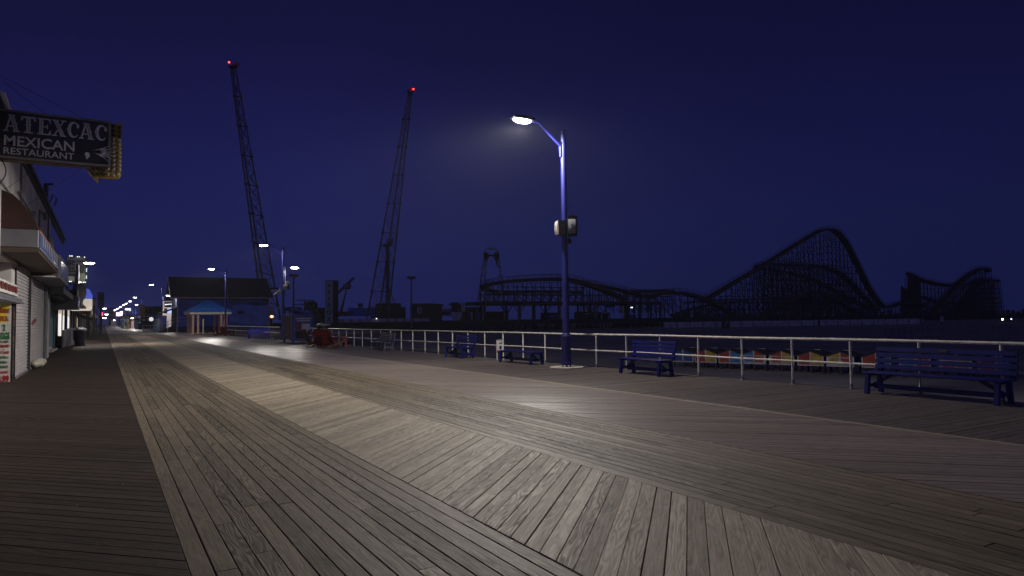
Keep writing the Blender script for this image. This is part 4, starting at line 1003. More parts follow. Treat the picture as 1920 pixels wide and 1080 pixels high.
place(ch, u, (11.45, 44.3, 0), radians(10), 'red wooden lounge chair farthest left of the group by the poster kiosk', CG, sc)
place(ch, u, (11.55, 42.7, 0), radians(48), 'red wooden lounge chair in front of the black barrel, left one', CG, sc)
place(ch, u, (11.75, 41.5, 0), radians(52), 'red wooden lounge chair in front of the black barrel, right one', CG, sc)
place(ch, u, (12.05, 40.9, 0), radians(-8), 'red wooden lounge chair farthest right of the group by the poster kiosk', CG, sc)
place(ch, u, (11.5, 85.6, 0), radians(15), 'small red wooden lounge chair left of the pair beside the pavilion', CG, sc)
place(ch, u, (11.95, 84.6, 0), radians(45), 'small red wooden lounge chair in the middle beside the pavilion', CG, sc)
place(ch, u, (12.35, 84.2, 0), radians(-8), 'small red wooden lounge chair right at the end of the white picket railing', CG, sc)
t = thing('trash_barrel', 'black trash barrel with a pale rimmed domed top behind the red chairs', 'trash can', (12.35, 45.2, 0))
b = MB(); b.lathe([(.40, 0), (.42, .05), (.42, .95), (.40, 1.0)], (12.35, 45.2, 0), 22); b.build('body', M['black'], t)
b = MB()
for k in range(4): a = k*pi/2+.5; b.beam((12.35+.36*cos(a), 45.2+.36*sin(a), 1.0), (12.35+.36*cos(a), 45.2+.36*sin(a), 1.28), .08)
b.lathe([(.40, 1.10), (.43, 1.28), (.42, 1.33), (.38, 1.39), (.22, 1.44), (.04, 1.46)], (12.35, 45.2, 0), 22); hd = b.build('hood', M['black'], t)
b = MB(); b.tube([(12.35+.44*cos(k*pi/8), 45.2+.44*sin(k*pi/8), 1.34) for k in range(17)], .028, 6); b.build('rim', M['galv'], hd)

# ================================================================ beach: storage huts, fences
SZ = -2.0
def make_hut(c1, c2, kind, label, px, pyr, loc, rz):
    t = thing('beach_hut', label, 'beach hut', group='striped beach huts on stilts')
    w, d, h, r = 1.55, 2.3, .62, .27
    b = MB(); b.prism([(-w/2, .42), (w/2, .42), (w/2, .42+h), (0, .42+h+r), (-w/2, .42+h)], (0, .02, 0), (1, 0, 0), (0, 0, 1), (0, d, 0)); b.build('wall', M['hutnavy'], t)
    for s, c in ((-1, c1), (1, c2)):
        b = MB(); b.prism([(s*.035, .47), (s*(w/2-.06), .47), (s*(w/2-.06), .42+h-.03), (s*.035, .42+h+r-.05)][::s], (0, .018, 0), (1, 0, 0), (0, 0, 1), (0, -.03, 0)); dr = b.build('door', M[c], t)
        if kind:
            b = MB()
            for a0, a1 in ((.49, .54), (.92, .97)): b.box(min(s*.06, s*.70), max(s*.06, s*.70), -.03, -.0125, a0, a1)
            b.box(min(s*.62, s*.70), max(s*.62, s*.70), -.03, -.0125, .54, .92); b.prism([(.0, -.05), (.05, 0), (0, .05), (-.05, 0)], (s*.085, -.014, .73), (1, 0, 0), (0, 0, 1), (0, -.02, 0)); b.build('door_frame', M['huttrim'], dr)
    b = MB(); b.box(-.035, .035, -.02, .017, .42, .42+h+r-.03)
    for s in (-1, 1): b.box(min(s*(w/2-.06), s*(w/2+.01)), max(s*(w/2-.06), s*(w/2+.01)), -.022, .016, .42, .42+h-.02)
    b.box(-w/2, w/2, -.024, .015, .40, .465); b.build('trim', M['huttrim'], t)
    b = MB()
    for s in (-1, 1): b.prism([(0, .42+h+r+.004), (s*(w/2+.12), .42+h-.05), (s*(w/2+.12), .42+h-.01), (0, .42+h+r+.045)][::s], (0, -.10, 0), (1, 0, 0), (0, 0, 1), (0, d+.2, 0))
    rf = b.build('roof', M['roof'], t)
    b = MB(); b.box(-.12, .3, d-.9, d-.88, .42+h+r+.02, .42+h+r+.06); b.build('roof_strip', M['huttrim'], rf)
    b = MB()
    for x in (-w/2+.08, 0, w/2-.08):
        for yy in (.1, d-.1): b.box(x-.05, x+.05, yy-.05, yy+.05, -.3, .415)
    build_each(b, 'stilt', M['timber'], t)
    t.location = loc; t.rotation_euler.z = rz
    return t
hl = [(1281, 'hutnavy', 'hutnavy', 0, 'dark blue beach hut at the left end of the row'), (1323.5, 'hutred', 'hutyellow', 0, 'red and yellow beach hut, leftmost of the coloured ones'),
      (1369, 'hutred', 'hutblue', 0, 'red and light blue beach hut left of the framed ones'), (1414, 'hutblue', 'hutred', 1, 'light blue and red beach hut with white framed doors'),
      (1466, 'hutred', 'hutyellow', 1, 'red and yellow beach hut with white framed doors'), (1520, 'hutred', 'hutyellow', 0, 'red and yellow beach hut with plain doors between two framed huts'),
      (1575.6, 'hutyellow', 'hutred', 1, 'yellow and red beach hut with white framed doors'), (1643, 'hutred', 'hutblue', 0, 'red and light blue beach hut behind the end of the long bench'),
      (1716, 'hutblue', 'hutorange', 0, 'light blue and orange beach hut seen through the long bench slats'), (1792, 'hutorange', 'hutyellow', 1, 'orange and yellow beach hut seen through the long bench slats'), (1868, 'hutred', 'hutblue', 0, 'red and blue beach hut right of the long bench')]
A, B = V((35.1, 35.7, 0)), V((41.8, 18.9, 0))
ha = atan2((B-A).y, (B-A).x); hn = V((-sin(ha), cos(ha), 0))
for px, c1, c2, k, lb in hl:
    r_ = ray(px, 690); r_ = V((r_.x, r_.y)); dr = (B-A)
    # intersect the sight line with the hut row
    det = r_.x*(-dr.y)-r_.y*(-dr.x); tt = (A.x*(-dr.y)-A.y*(-dr.x))/det
    make_hut(c1, c2, k, lb, px, 0, (r_.x*tt, r_.y*tt, SZ), ha)

# ================================================================ amusement pier (runs out along +X at Y ~ 175)
PY = 175.0; DZ = 1.0
xL, xR = 20.0, atY(1242, 610, PY).x
t = thing('amusement_pier', 'dark amusement pier deck on piles beyond the railing', 'pier', ((xL+xR)/2, PY, -2))
b = MB(); b.box(xL, xR, PY, PY+70, DZ-.6, DZ); b.build('deck', M['silh'], t)
b = MB(); b.box(xL, xR-60, PY-.1, PY-.004, -1.6, DZ-.35); b.box(xR-60, xR, PY-.1, PY-.004, DZ-1.4, DZ-.2); b.build('skirt', M['black'], t)
b = MB(); x = xL
while x < xR:
    for yy in (PY+.4, PY+8, PY+20): b.beam((x, yy, -2.4), (x, yy, DZ-.61), .45)
    x += 4.2
b.build('piles', M['timber'], t)['kind'] = 'stuff'
def fence_run(name, label, pts, z0, h, mat, step=2.4, group=None, pm=None):
    t = thing(name, label, 'fence', pts[0], group=group)
    b, c = MB(), MB()
    for p, q in zip(pts, pts[1:]):
        p, q = V(p), V(q); L = (q-p).length; n = max(1, int(L/step)); d = (q-p)/n; nn = V((-d.y, d.x, 0)).normalized()*.03
        for i in range(n):
            a = p+d*i; e = a+d*.985; hh = h+random.uniform(-.03, .03)
            b.prism([(0, 0), (1, 0), (1, 1), (0, 1)], a+V((0, 0, z0)), e-a, (0, 0, hh), nn)
            c.beam(a+V((0, 0, z0-.1))-nn, a+V((0, 0, z0+h+.06))-nn, .12)
    build_each(b, 'panel', mat, t); build_each(c, 'post', pm or M['dark'], t); return t
x1 = atY(806, 600, PY).x; xm = atY(612, 600, PY).x
fence_run('fence', 'pale corrugated fence along the pier edge below the blue containers', [(xm-3, PY+.3, 0), (x1, PY+.3, 0)], DZ-.55, 1.45, M['palefence'])
x2 = atY(895, 605, PY).x
fence_run('fence', 'lower greyish fence along the pier edge under the round white sign', [(x1+1, PY+.3, 0), (x2, PY+.3, 0)], DZ-1.1, .95, M['greypanel'])
x0 = atY(583, 600, PY).x
fence_run('fence', 'darker panel fence along the pier edge right behind the poster kiosk', [(x0-2, PY+.2, 0), (xm-3.5, PY+.2, 0)], DZ-1.3, 1.5, M['greypanel'])
t = thing('wall_lamp', 'small white lamp on the pale pier fence by the right ride mast', 'lamp', atY(706, 598, PY-.2))
p = atY(706, 597.5, PY-.2); b = MB(); b.lathe([(.03, -.14), (.15, -.07), (.15, .07), (.03, .14)], p, 10); b.build('globe', M['bulbon'], t); b = MB(); b.box(p.x-.03, p.x+.03, PY-.25, PY+.25, p.z-.35, p.z-.15); b.build('bracket', M['dark'], t)

# ---- twin lattice masts of the launch ride
def mast(label, Y, L1, L2, R, lamp, nb, flip):
    # each leg: (top px, bottom px)
    t = thing('ride_mast', label, 'ride mast', atY(L1[1][0], L1[1][1], Y), group='lattice masts of the launch ride')
    def leg(l, dy): return [atY(l[0][0], l[0][1], Y+dy), atY(l[1][0], l[1][1], Y+dy)]
    legs = [leg(L1, 0), leg(L2, 3.0), leg(R, 1.2)]
    b = MB()
    for a, e in legs: b.tube([a, e], [.13, .25], 8)
    build_each(b, 'leg', M['steelrig'], t)
    b, c = MB(), MB()
    for i in range(nb+1):
        f = i/nb; P = [a+(e-a)*f for a, e in legs]
        for u_, w_ in ((0, 2), (1, 2), (0, 1)): b.beam(P[u_], P[w_], .24 if i % 2 == 0 else .11)
        for q in P:
            if i % 2 == 0: b.lathe([(.2, -.25), (.42, -.2), (.42, .2), (.2, .25)], q, 8)
        if i < nb:
            Q = [a+(e-a)*((i+1)/nb) for a, e in legs]
            for u_, w_ in ((0, 2), (1, 2)): c.beam(P[u_], Q[w_], .10); c.beam(P[w_], Q[u_], .10)
            c.beam(P[0], Q[1], .09)
    build_each(b, 'tie_ring', M['steelrig'], t); c.build('bracing', M['steelrig'], t)
    a, e = atY(lamp[0]+8*flip, lamp[1]+7, Y), atY(lamp[0]+2*flip, lamp[1]+5, Y)
    b = MB(); b.tube([legs[0][0], legs[2][0]], .5, 8); b.beam(legs[2][0], legs[2][0]+V((.6*flip, 0, .8)), .9); b.build('head_sheave', M['steelrig'], t)
    p = atY(lamp[0], lamp[1], Y); b = MB(); b.lathe([(.05, -.2), (.17, -.12), (.17, .1), (.05, .2)], p, 10); b.build('warning_light', M['redlamp'], t)
    b = MB(); top = legs[0][0] if flip > 0 else legs[2][0]; b.beam(top, p-V((0, 0, .3)), .10); b.build('light_stem', M['steelrig'], t)
mast('taller lattice mast leaning left behind the mural building, red light at its tip', 178, ((432, 125), (492, 590)), ((435, 125), (501, 592)), ((441.5, 124), (526, 600)), (429.5, 116.5), 17, 1)
mast('lattice mast leaning right, red light at its tip and a slim tower inside', 178, ((766, 171), (687, 602)), ((769, 171), (709, 602)), ((773, 171), (727, 602)), (775, 167), 16, -1)
t = thing('launch_tower', 'dark slim tower with a platform top standing inside the right mast', 'tower', atY(726, 600, 184))
Y = 184; b = MB(); b.beam(atY(727, 600, Y), atY(726.5, 462, Y), .85); b.build('column', M['steelrig'], t)
p = atY(726, 456, Y); b = MB(); b.box(p.x-1.5, p.x+1.0, Y-1.2, Y+1.2, p.z-.9, p.z-.4); b.box(p.x+.3, p.x+1.4, Y-.6, Y+.6, p.z-.395, p.z+1.2); b.build('platform', M['steelrig'], t)
b = MB(); q = atY(730, 545, Y)
for s in (-9, -5, 20, 26): b.beam(q, atY(728+s, 588, Y+2), .10)
b.build('stay', M['rust'], t)
p = atY(728, 585, Y); b = MB(); b.box(p.x-4, p.x+4, Y-3, Y+3, DZ, atY(728, 576, Y).z); b.box(p.x-3, p.x+3, Y-2, Y+2, atY(728, 576, Y).z+.01, atY(728, 569, Y).z); b.build('base', M['silh'], t)

# ---- floodlight masts
for px, yt, Y, lb in ((550.5, 517, 150, 'dark floodlight mast between the two headed lamp and the striped tower'), (771, 521, 150, 'dark floodlight mast right of the right ride mast')):
    p = atY(px, yt, Y); t = thing('floodlight_mast', lb, 'floodlight mast', (p.x, Y, DZ), group='floodlight masts on the pier')
    b = MB(); b.tube([(p.x, Y, -.5), (p.x, Y, p.z)], [.24, .16], 8); b.build('pole', M['steelrig'], t)
    b = MB(); b.box(p.x-.75, p.x+.75, Y-.5, Y+.5, p.z-.1, p.z+.05); b.beam((p.x-.5, Y, p.z-.1), (p.x, Y, p.z-.8), .1); b.beam((p.x+.5, Y, p.z-.1), (p.x, Y, p.z-.8), .1); b.build('cross_head', M['steelrig'], t)
    for k in range(4): b = MB(); b.cbox(p.x-.95+k*.5, p.x-.55+k*.5, Y-.3, Y+.2, p.z-.25, p.z+.35, .05); b.build('floodlight', M['black'], t)

# ---- container tower with lettering
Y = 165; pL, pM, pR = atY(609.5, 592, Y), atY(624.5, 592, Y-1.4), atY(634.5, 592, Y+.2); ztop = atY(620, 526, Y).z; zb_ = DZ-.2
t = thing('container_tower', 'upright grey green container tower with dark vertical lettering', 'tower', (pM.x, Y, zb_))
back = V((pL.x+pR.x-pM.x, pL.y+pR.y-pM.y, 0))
b = MB(); b.prism([(pL.x, pL.y), (pM.x, pM.y), (pR.x, pR.y), (back.x, back.y)], (0, 0, zb_), (1, 0, 0), (0, 1, 0), (0, 0, ztop-zb_)); b.build('shell', M['black'], t)  # the dark side's shade is put into the colour: black shell behind the lit face
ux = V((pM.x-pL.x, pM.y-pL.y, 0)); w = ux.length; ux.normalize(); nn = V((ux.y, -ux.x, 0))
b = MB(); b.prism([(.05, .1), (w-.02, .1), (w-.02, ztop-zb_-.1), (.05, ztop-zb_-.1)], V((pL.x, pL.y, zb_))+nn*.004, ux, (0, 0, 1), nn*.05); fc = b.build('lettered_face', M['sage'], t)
b = MB(); H = ztop-zb_
for k, chh in enumerate('artBOX'): b.text(chh, H*.150, V((pL.x, pL.y, zb_))+nn*.058+ux*(w*.50)+V((0, 0, H*(.975-.158*(k+1)+.03))), ux, (0, 0, 1), .04, align='CENTER', bold=.01)
b.build('lettering', M['black'], fc)

# ---- small boom ride / crane and other pier clutter
t = thing('boom_ride', 'small ride with a dark slanted boom on reddish A shaped legs', 'ride', atY(645, 592, 172))
Y = 172; b = MB(); a, c = atY(635, 549, Y), atY(664, 521, Y); b.beam(a, c, .5); b.beam(a+V((0, 1.2, .1)), c+V((0, 1.2, .1)), .3)
for k in range(6): f = k/6; b.beam(a+(c-a)*f, a+(c-a)*(f+1/6)+V((0, 1.2, 0)), .14)
b.build('boom', M['steelrig'], t)
p = atY(651, 537, Y); b = MB(); b.lathe([(.3, -.8), (1.0, -.5), (1.0, .5), (.3, .8)], p, 10); b.build('pivot', M['steelrig'], t)
for q in ((635.5, 592), (637.5, 592), (640, 591)): b = MB(); b.beam(atY(q[0], q[1], Y+.5), p, .22); b.build('leg', M['rust'], t)
def clutter(name, label, cat, px0, py0, px1, py1, Y, mat, extra=(), depth=4, group=None, roof=None):
    x0, x1, z0, z1 = rect(px0, py1, px1, py0, Y)
    z0 = max(min(z0, DZ), DZ) if z0 < DZ+1.5 else z0
    t = thing(name, label, cat, ((x0+x1)/2, Y, z0), group=group)
    b = MB(); b.box(x0, x1, Y, Y+depth, z0, z1); b.build('body', M[mat], t)
    for nm, a, c, e, f, mm in extra:
        b = MB(); b.box(x0+(x1-x0)*a, x0+(x1-x0)*e, Y-.12, Y-.01, z1-(z1-z0)*f, z1-(z1-z0)*c); b.build(nm, M[mm], t)
    if roof: b = MB(); b.prism([(x0-.4, z1+.004), (x1+.4, z1+.004), (x1+.1, z1+.5), (x0+(x1-x0)*.3, z1+.8)], (0, Y-.4, 0), (1, 0, 0), (0, 0, 1), (0, depth+.8, 0)); b.build('roof', M[roof], t)
    return t
clutter('shipping_container', 'blue shipping container left of the right ride mast', 'container', 661, 577, 685, 593, 180, 'contblue', [('door_ribs', .1+.2*k, .08, .14+.2*k, .92, 'mural') for k in range(5)])
clutter('shipping_container', 'blue shipping container partly behind the right ride mast', 'container', 685.5, 577.5, 703, 593, 181, 'contblue', [('door_ribs', .15+.25*k, .08, .2+.25*k, .92, 'mural') for k in range(3)])
clutter('sign_panel', 'small dark two row sign panel above the blue containers', 'sign', 672, 569, 680, 576.5, 180, 'dark', [('row', .1, .15, .9, .42, 'brown'), ('row', .1, .58, .9, .85, 'brown')], depth=.4)
clutter('ticket_booth', 'reddish low booth between the boom ride and the blue containers', 'booth', 641, 584, 656, 593, 178, 'rust', [('hatch', .2, .3, .8, .7, 'dark')])
clutter('ride_box', 'dark stepped ride building left of the striped tower', 'building', 590, 577, 609, 596, 170, 'silh', [('opening', .1, .2, .4, .6, 'black'), ('opening', .55, .3, .9, .7, 'black')])
clutter('ride_box', 'low dark ride building behind the kiosk roof', 'building', 549, 576, 566, 596, 168, 'silh', [('opening', .2, .3, .8, .6, 'black')])
t = thing('canopy_ride', 'dark flat canopy ride frame on a single stem behind the kiosk roof', 'ride', atY(572, 590, 170))
Y = 170; b = MB(); b.beam(atY(572, 592, Y), atY(572, 563, Y), .5); b.build('stem', M['steelrig'], t)
b = MB(); b.beam(atY(556, 562.5, Y), atY(589, 563.5, Y), .25); b.beam(atY(552, 570.5, Y), atY(578, 571, Y), .25); b.build('arms', M['steelrig'], t)
b = MB()
for px in (580, 588): p = atY(px, 574, Y); b.lathe([(.2, -1.3), (1.0, -.6), (1.0, .6), (.3, 1.2)], p, 8)
build_each(b, 'ride_car', M['black'], t)
t = thing('wall_lamp', 'small warm lamp at the right corner of the mural building', 'lamp', atY(509, 593, 131))
p = atY(509.5, 593.5, 131); b = MB(); b.lathe([(.05, -.25), (.30, -.1), (.30, .1), (.05, .25)], p, 10); b.build('globe', glow('warmglobe', (1, .45, .22), 3), t); b = MB(); b.beam(p-V((0, 0, .2)), V((p.x, 131, 0)), .1); b.build('post', M['dark'], t)
clutter('storage_shed', 'dim pale shed lit by the warm lamp right of the mural building', 'shed', 504, 574, 512, 604, 138, 'palefence', [('door', .3, .4, .8, 1, 'rust')])
t = clutter('pier_shop', 'brown pier shop with a pitched roof right of the floodlight mast', 'building', 790, 574, 829, 603, 178, 'brown', [('board_face', .02, .1, .8, .95, 'brown')], depth=8, roof='dark')
clutter('number_sign', 'pale upright sign with a dark mark left of the brown pier shop', 'sign', 783, 576, 790, 588, 177, 'palefence', [('mark', .35, .3, .7, .7, 'dark')], depth=.4)
clutter('pier_tree_box', 'dark clipped planter beside the pale upright sign', 'planter', 777, 569, 792, 575, 182, 'black', depth=3)
clutter('pier_shop', 'bluish low pier shop between the brown one and the round sign', 'building', 823, 578, 846, 592, 184, 'mural', [('canopy', 0, 0, 1, .25, 'palefence'), ('opening', .1, .5, .9, .9, 'dark')], depth=6)
clutter('pier_shop', 'dark pier shop with pale doors left of the coaster', 'building', 872, 576, 905, 604, 186, 'silh', [('door', .30, .35, .42, 1, 'palefence'), ('door', .7, .35, .95, 1, 'mural'), ('opening', .05, .5, .2, .9, 'black')], depth=8)
# round white ride sign
Y = 176; t = thing('round_sign', 'large pale half dark round sign on the pier left of the coaster', 'sign', atY(857, 600, Y))
c = atY(857, 585, Y); rx_, rz_ = (atY(866.5, 585, Y)-c).x, (atY(857, 567, Y)-c).z
def ell(a0, a1, n=16): return [(c.x+rx_*cos(radians(a0+(a1-a0)*i/n)), c.z+rz_*sin(radians(a0+(a1-a0)*i/n))) for i in range(n+1)]
b = MB(); b.prism([(c.x-rx_, c.z)]+ell(180, 360)[1:-1]+[(c.x+rx_, c.z)], (0, Y, 0), (1, 0, 0), (0, 0, 1), (0, .3, 0)); b.build('lower_half', M['palefence'], t)
b = MB(); b.prism([(c.x-rx_, c.z+.004)]+[(c.x-rx_, c.z+rz_)]+ell(90, 0)[:-1]+[(c.x+rx_, c.z+.004)], (0, Y+.02, 0), (1, 0, 0), (0, 0, 1), (0, .3, 0)); b.build('upper_half', M['plum'], t)
b = MB(); e = atY(873, 567, Y); e2 = atY(872, 585, Y)
b.prism(ell(88, 2)[::-1]+[(c.x+rx_*.2, e.z+.003), (e.x, e.z), (e2.x, e2.z)][::1], (0, Y+.1, 0), (1, 0, 0), (0, 0, 1), (0, .3, 0)); b.build('side_panel', M['palefence'], t)
b = MB(); b.beam((c.x, Y+.3, c.z-rz_+.5), (c.x, Y+.3, DZ), .6); b.build('post', M['dark'], t)

# ---- swing ride tower
Y = 186; t = thing('swing_ride', 'pale legged swing ride tower with dark seats rising behind the coaster curve', 'ride', atY(920, 600, Y))
for nm, pts, r in (('leg', ((891, 600), (908, 480)), .20), ('leg', ((905, 600), (912, 474)), .30), ('leg', ((947, 600), (934, 474)), .30)):
    b = MB(); b.tube([atY(x, y, Y) for x, y in pts], r, 8); b.build(nm, M['palefence'] if r > .25 else M['steelrig'], t)
b = MB(); b.tube([atY(x, y, Y) for x, y in ((909, 476), (910.5, 468), (914, 466.5), (928, 466.5), (931.5, 469), (933, 476))], .28, 8); b.build('top_frame', M['palefence'], t)
b = MB(); b.beam(atY(912, 479, Y), atY(932, 479.5, Y), .5)
for px in (911.5, 931): p = atY(px, 478, Y); b.lathe([(.3, -2.0), (.8, -1.0), (.9, .4), (.4, 1.0)], p, 10); b.beam(p, p-V((0, 0, 3.2)), .4)
b.build('seat_gondola', M['black'], t)
for px, py in ((907, 499), (936, 500), (905, 516), (938, 517)): b = MB(); p = atY(px, py, Y); b.box(p.x-.6, p.x+.6, Y-.4, Y+.4, p.z-.15, p.z+.15); b.build('collar', M['steelrig'], t)

# ================================================================ wooden roller coaster
def spline(pts, step=1.0):
    out = []
    n = len(pts)
    for i in range(n-1):
        p0, p1, p2, p3 = pts[max(i-1, 0)], pts[i], pts[i+1], pts[min(i+2, n-1)]
        k = max(2, int((p2-p1).length/step))
        for j in range(k):
            s_ = j/k
            out.append(.5*((2*p1)+(p2-p0)*s_+(2*p0-5*p1+4*p2-p3)*s_*s_+(3*p1-p0-3*p2+p3)*s_**3))
    out.append(pts[-1]); return out
CO = thing('roller_coaster', 'large dark wooden roller coaster with a high lift hill stretching along the pier', 'roller coaster', atY(1500, 600, 190))
def track(pxs, Y, thick=1.0, wid=2.6, rail=True, ground=DZ, bents=True, step=3.0, dy=0.0, ledger=3.2, xb=True):
    n = len(pxs)
    P = spline([atY(x, y, Y+(dy*i/(n-1))) for i, (x, y) in enumerate(pxs)], 1.5)
    def frame(i):
        d = (P[min(i+1, len(P)-1)]-P[max(i-1, 0)]); h = V((d.x, d.y, 0)); h = h.normalized() if h.length > 1e-4 else V((1, 0, 0))
        return V((-h.y, h.x, 0))*(wid/2)
    b = MB(); vs, fs = [], []
    for i, p in enumerate(P):
        s_ = frame(i); th = thick*.8; vs += [p-s_, p+s_, p+s_-V((0, 0, th)), p-s_-V((0, 0, th))]
    for i in range(len(P)-1):
        for k in range(4): fs.append((i*4+k, i*4+(k+1) % 4, i*4+4+(k+1) % 4, i*4+4+k))
    fs += [(3, 2, 1, 0), tuple(range(len(P)*4-4, len(P)*4))]
    b.add(vs, fs); tr = b.build('track', M['timber'], CO, smooth=False)
    if rail:
        b = MB(); last = None
        for i in range(0, len(P)):
            s_ = frame(i)
            for q in (s_, -s_):
                if i: 
                    o_ = frame(i-1)*(1 if q is s_ else -1)
                    b.beam(P[i-1]+o_+V((0, 0, 1.05)), P[i]+q+V((0, 0, 1.05)), .11); b.beam(P[i-1]+o_+V((0, 0, .55)), P[i]+q+V((0, 0, .55)), .07)
                if i % 2 == 0: b.beam(P[i]+q, P[i]+q+V((0, 0, 1.08)), .10)
        b.build('handrail', M['timber'], tr, smooth=False)
    if bents:
        b = MB(); acc = 0; prev = None
        for i in range(len(P)):
            if i:
                dd = P[i]-P[i-1]; acc += math.hypot(dd.x, dd.y)
            if i == 0 or acc >= step:
                acc = 0; s_ = frame(i)*1.0; p = P[i]; zt = p.z-thick; H = zt-ground
                if H < .6: prev = None; continue
                cur = []
                for q in (-1, 1):
                    top = p+s_*q-V((0, 0, thick)); bot = V((top.x, top.y, ground))+s_*q*min(1.2, H*.05)
                    b.beam(bot, top, .22); cur.append((bot, top))
                nl = max(1, int(H/ledger))
                for k in range(1, nl+1):
                    f = k/nl*.97; b.beam(cur[0][0].lerp(cur[0][1], f), cur[1][0].lerp(cur[1][1], f), .14)
                    if prev:
                        z = ground+ledger*k
                        for q in (0, 1):
                            a_, c_ = prev[q], cur[q]
                            if z < a_[1].z and z < c_[1].z:
                                fa, fc_ = (z-a_[0].z)/(a_[1].z-a_[0].z), (z-c_[0].z)/(c_[1].z-c_[0].z)
                                A_, C_ = a_[0].lerp(a_[1], fa), c_[0].lerp(c_[1], fc_); b.beam(A_, C_, .14)
                                if xb:
                                    fz = (z-ledger-c_[0].z)/(c_[1].z-c_[0].z); b.beam(A_, c_[0].lerp(c_[1], max(0, fz)), .11)
                prev = cur
        b.build('lattice', M['timber'], tr, smooth=False)
    return P
# high lift hill and first drop
track([(1322, 560), (1372, 530), (1425, 499), (1480, 464), (1518, 441), (1538, 431), (1554, 428.5), (1566, 431.5), (1577, 442), (1588, 458), (1606, 493), (1627, 536), (1643, 560), (1656, 573), (1672, 572), (1690, 566), (1712, 566), (1735, 573)], 190, 1.25, 3.0, step=2.6, ledger=2.7)
# second, return hill behind
track([(1418, 497), (1440, 493.5), (1480, 494.5), (1525, 497), (1552, 501), (1575, 512), (1600, 535), (1620, 556), (1645, 580)], 199, 1.3, 3.0, step=2.6, ledger=2.7)
track([(1425, 503), (1450, 504.5), (1485, 512), (1525, 524), (1560, 541), (1600, 562), (1635, 580)], 205, 1.0, 3.0, rail=False, step=3.4, ledger=3.2)
# low front hump and crossing drops
track([(1395, 598), (1432, 590), (1470, 568), (1500, 553), (1530, 549), (1556, 553), (1585, 571), (1608, 588), (1630, 594)], 184, 1.3, 3.0, step=2.8)
track([(1195, 553), (1222, 551), (1245, 547.5), (1268, 546.5), (1290, 549.5), (1312, 556), (1335, 565), (1360, 579), (1380, 592), (1400, 596)], 183, 1.3, 3.0, step=2.8)
track([(1285, 566), (1330, 562), (1390, 560), (1440, 559), (1500, 560), (1560, 562)], 208, .9, 3.0, rail=False, step=3.2)
track([(1260, 590), (1300, 577), (1345, 568), (1400, 563)], 203, .9, 3.0, rail=False, step=3.4)
# curved turnaround on the raised platform at the left end
track([(905, 537), (908, 533), (920, 529.5), (950, 525), (1000, 521.5), (1040, 520.5), (1072, 523), (1100, 530), (1125, 539), (1150, 549), (1172, 560)], 181, 1.35, 3.2, ground=atY(1000, 566, 181).z, step=2.6, ledger=2.3)
track([(906, 538), (916, 542), (940, 545), (985, 545), (1040, 544.5), (1090, 546)], 192, 1.1, 3.2, rail=False, ground=atY(1000, 566, 192).z, step=2.8, ledger=2.2)
track([(1095, 531), (1120, 533.5), (1150, 539), (1180, 546), (1205, 553), (1222, 556)], 196, 1.0, 3.0, ground=DZ+2, step=2.8)
track([(1172, 546), (1190, 543), (1215, 543), (1245, 543), (1260, 544)], 204, 1.6, 3.0, rail=False, ground=DZ+2, step=2.8)
# far curves at the seaward end
track([(1703, 511), (1712, 516), (1725, 522), (1745, 528), (1765, 532), (1785, 533.5), (1806, 532), (1830, 526), (1850, 523), (1868, 525)], 200, 1.5, 3.0, step=2.6, ledger=2.7)
track([(1745, 586), (1760, 570), (1780, 547), (1800, 526), (1818, 512), (1835, 503), (1846, 502), (1854, 505)], 188, 1.8, 3.0, step=2.6, ledger=2.7)
track([(1768, 592), (1790, 578), (1808, 557), (1822, 540), (1838, 529), (1855, 524), (1870, 525)], 194, 1.5, 3.0, rail=False, step=2.6, ledger=2.7)
track([(1728, 555), (1745, 561), (1772, 566), (1800, 565), (1830, 560), (1868, 556)], 206, 1.0, 3.0, rail=False, step=2.8)
# boarded curve walls
Y = 197
for q in (((1703, 509), (1711, 514), (1725, 521), (1727, 540), (1729, 600), (1703, 600)), ((1690.5, 536), (1696, 540), (1704, 543), (1704, 600), (1690.5, 600))):
    pts = [atY(x, y, Y) for x, y in q]; b = MB(); b.prism([(p.x, p.z) for p in pts], (0, Y, 0), (1, 0, 0), (0, 0, 1), (0, .5, 0)); b.build('boarded_wall', M['timber'], CO)
b = MB(); a, c = atY(1244, 600, 186), atY(1872, 596, 200)
b.box(a.x, c.x, 182, 214, -2.3, DZ-.05); b.build('ground_deck', M['timber'], CO)
b = MB(); x = a.x
while x < c.x: b.box(x, x+3.6, 181.2, 181.5, -.5, random.uniform(1.6, 3.4)); x += random.uniform(3.7, 6)
build_each(b, 'base_board', M['timber'], CO)
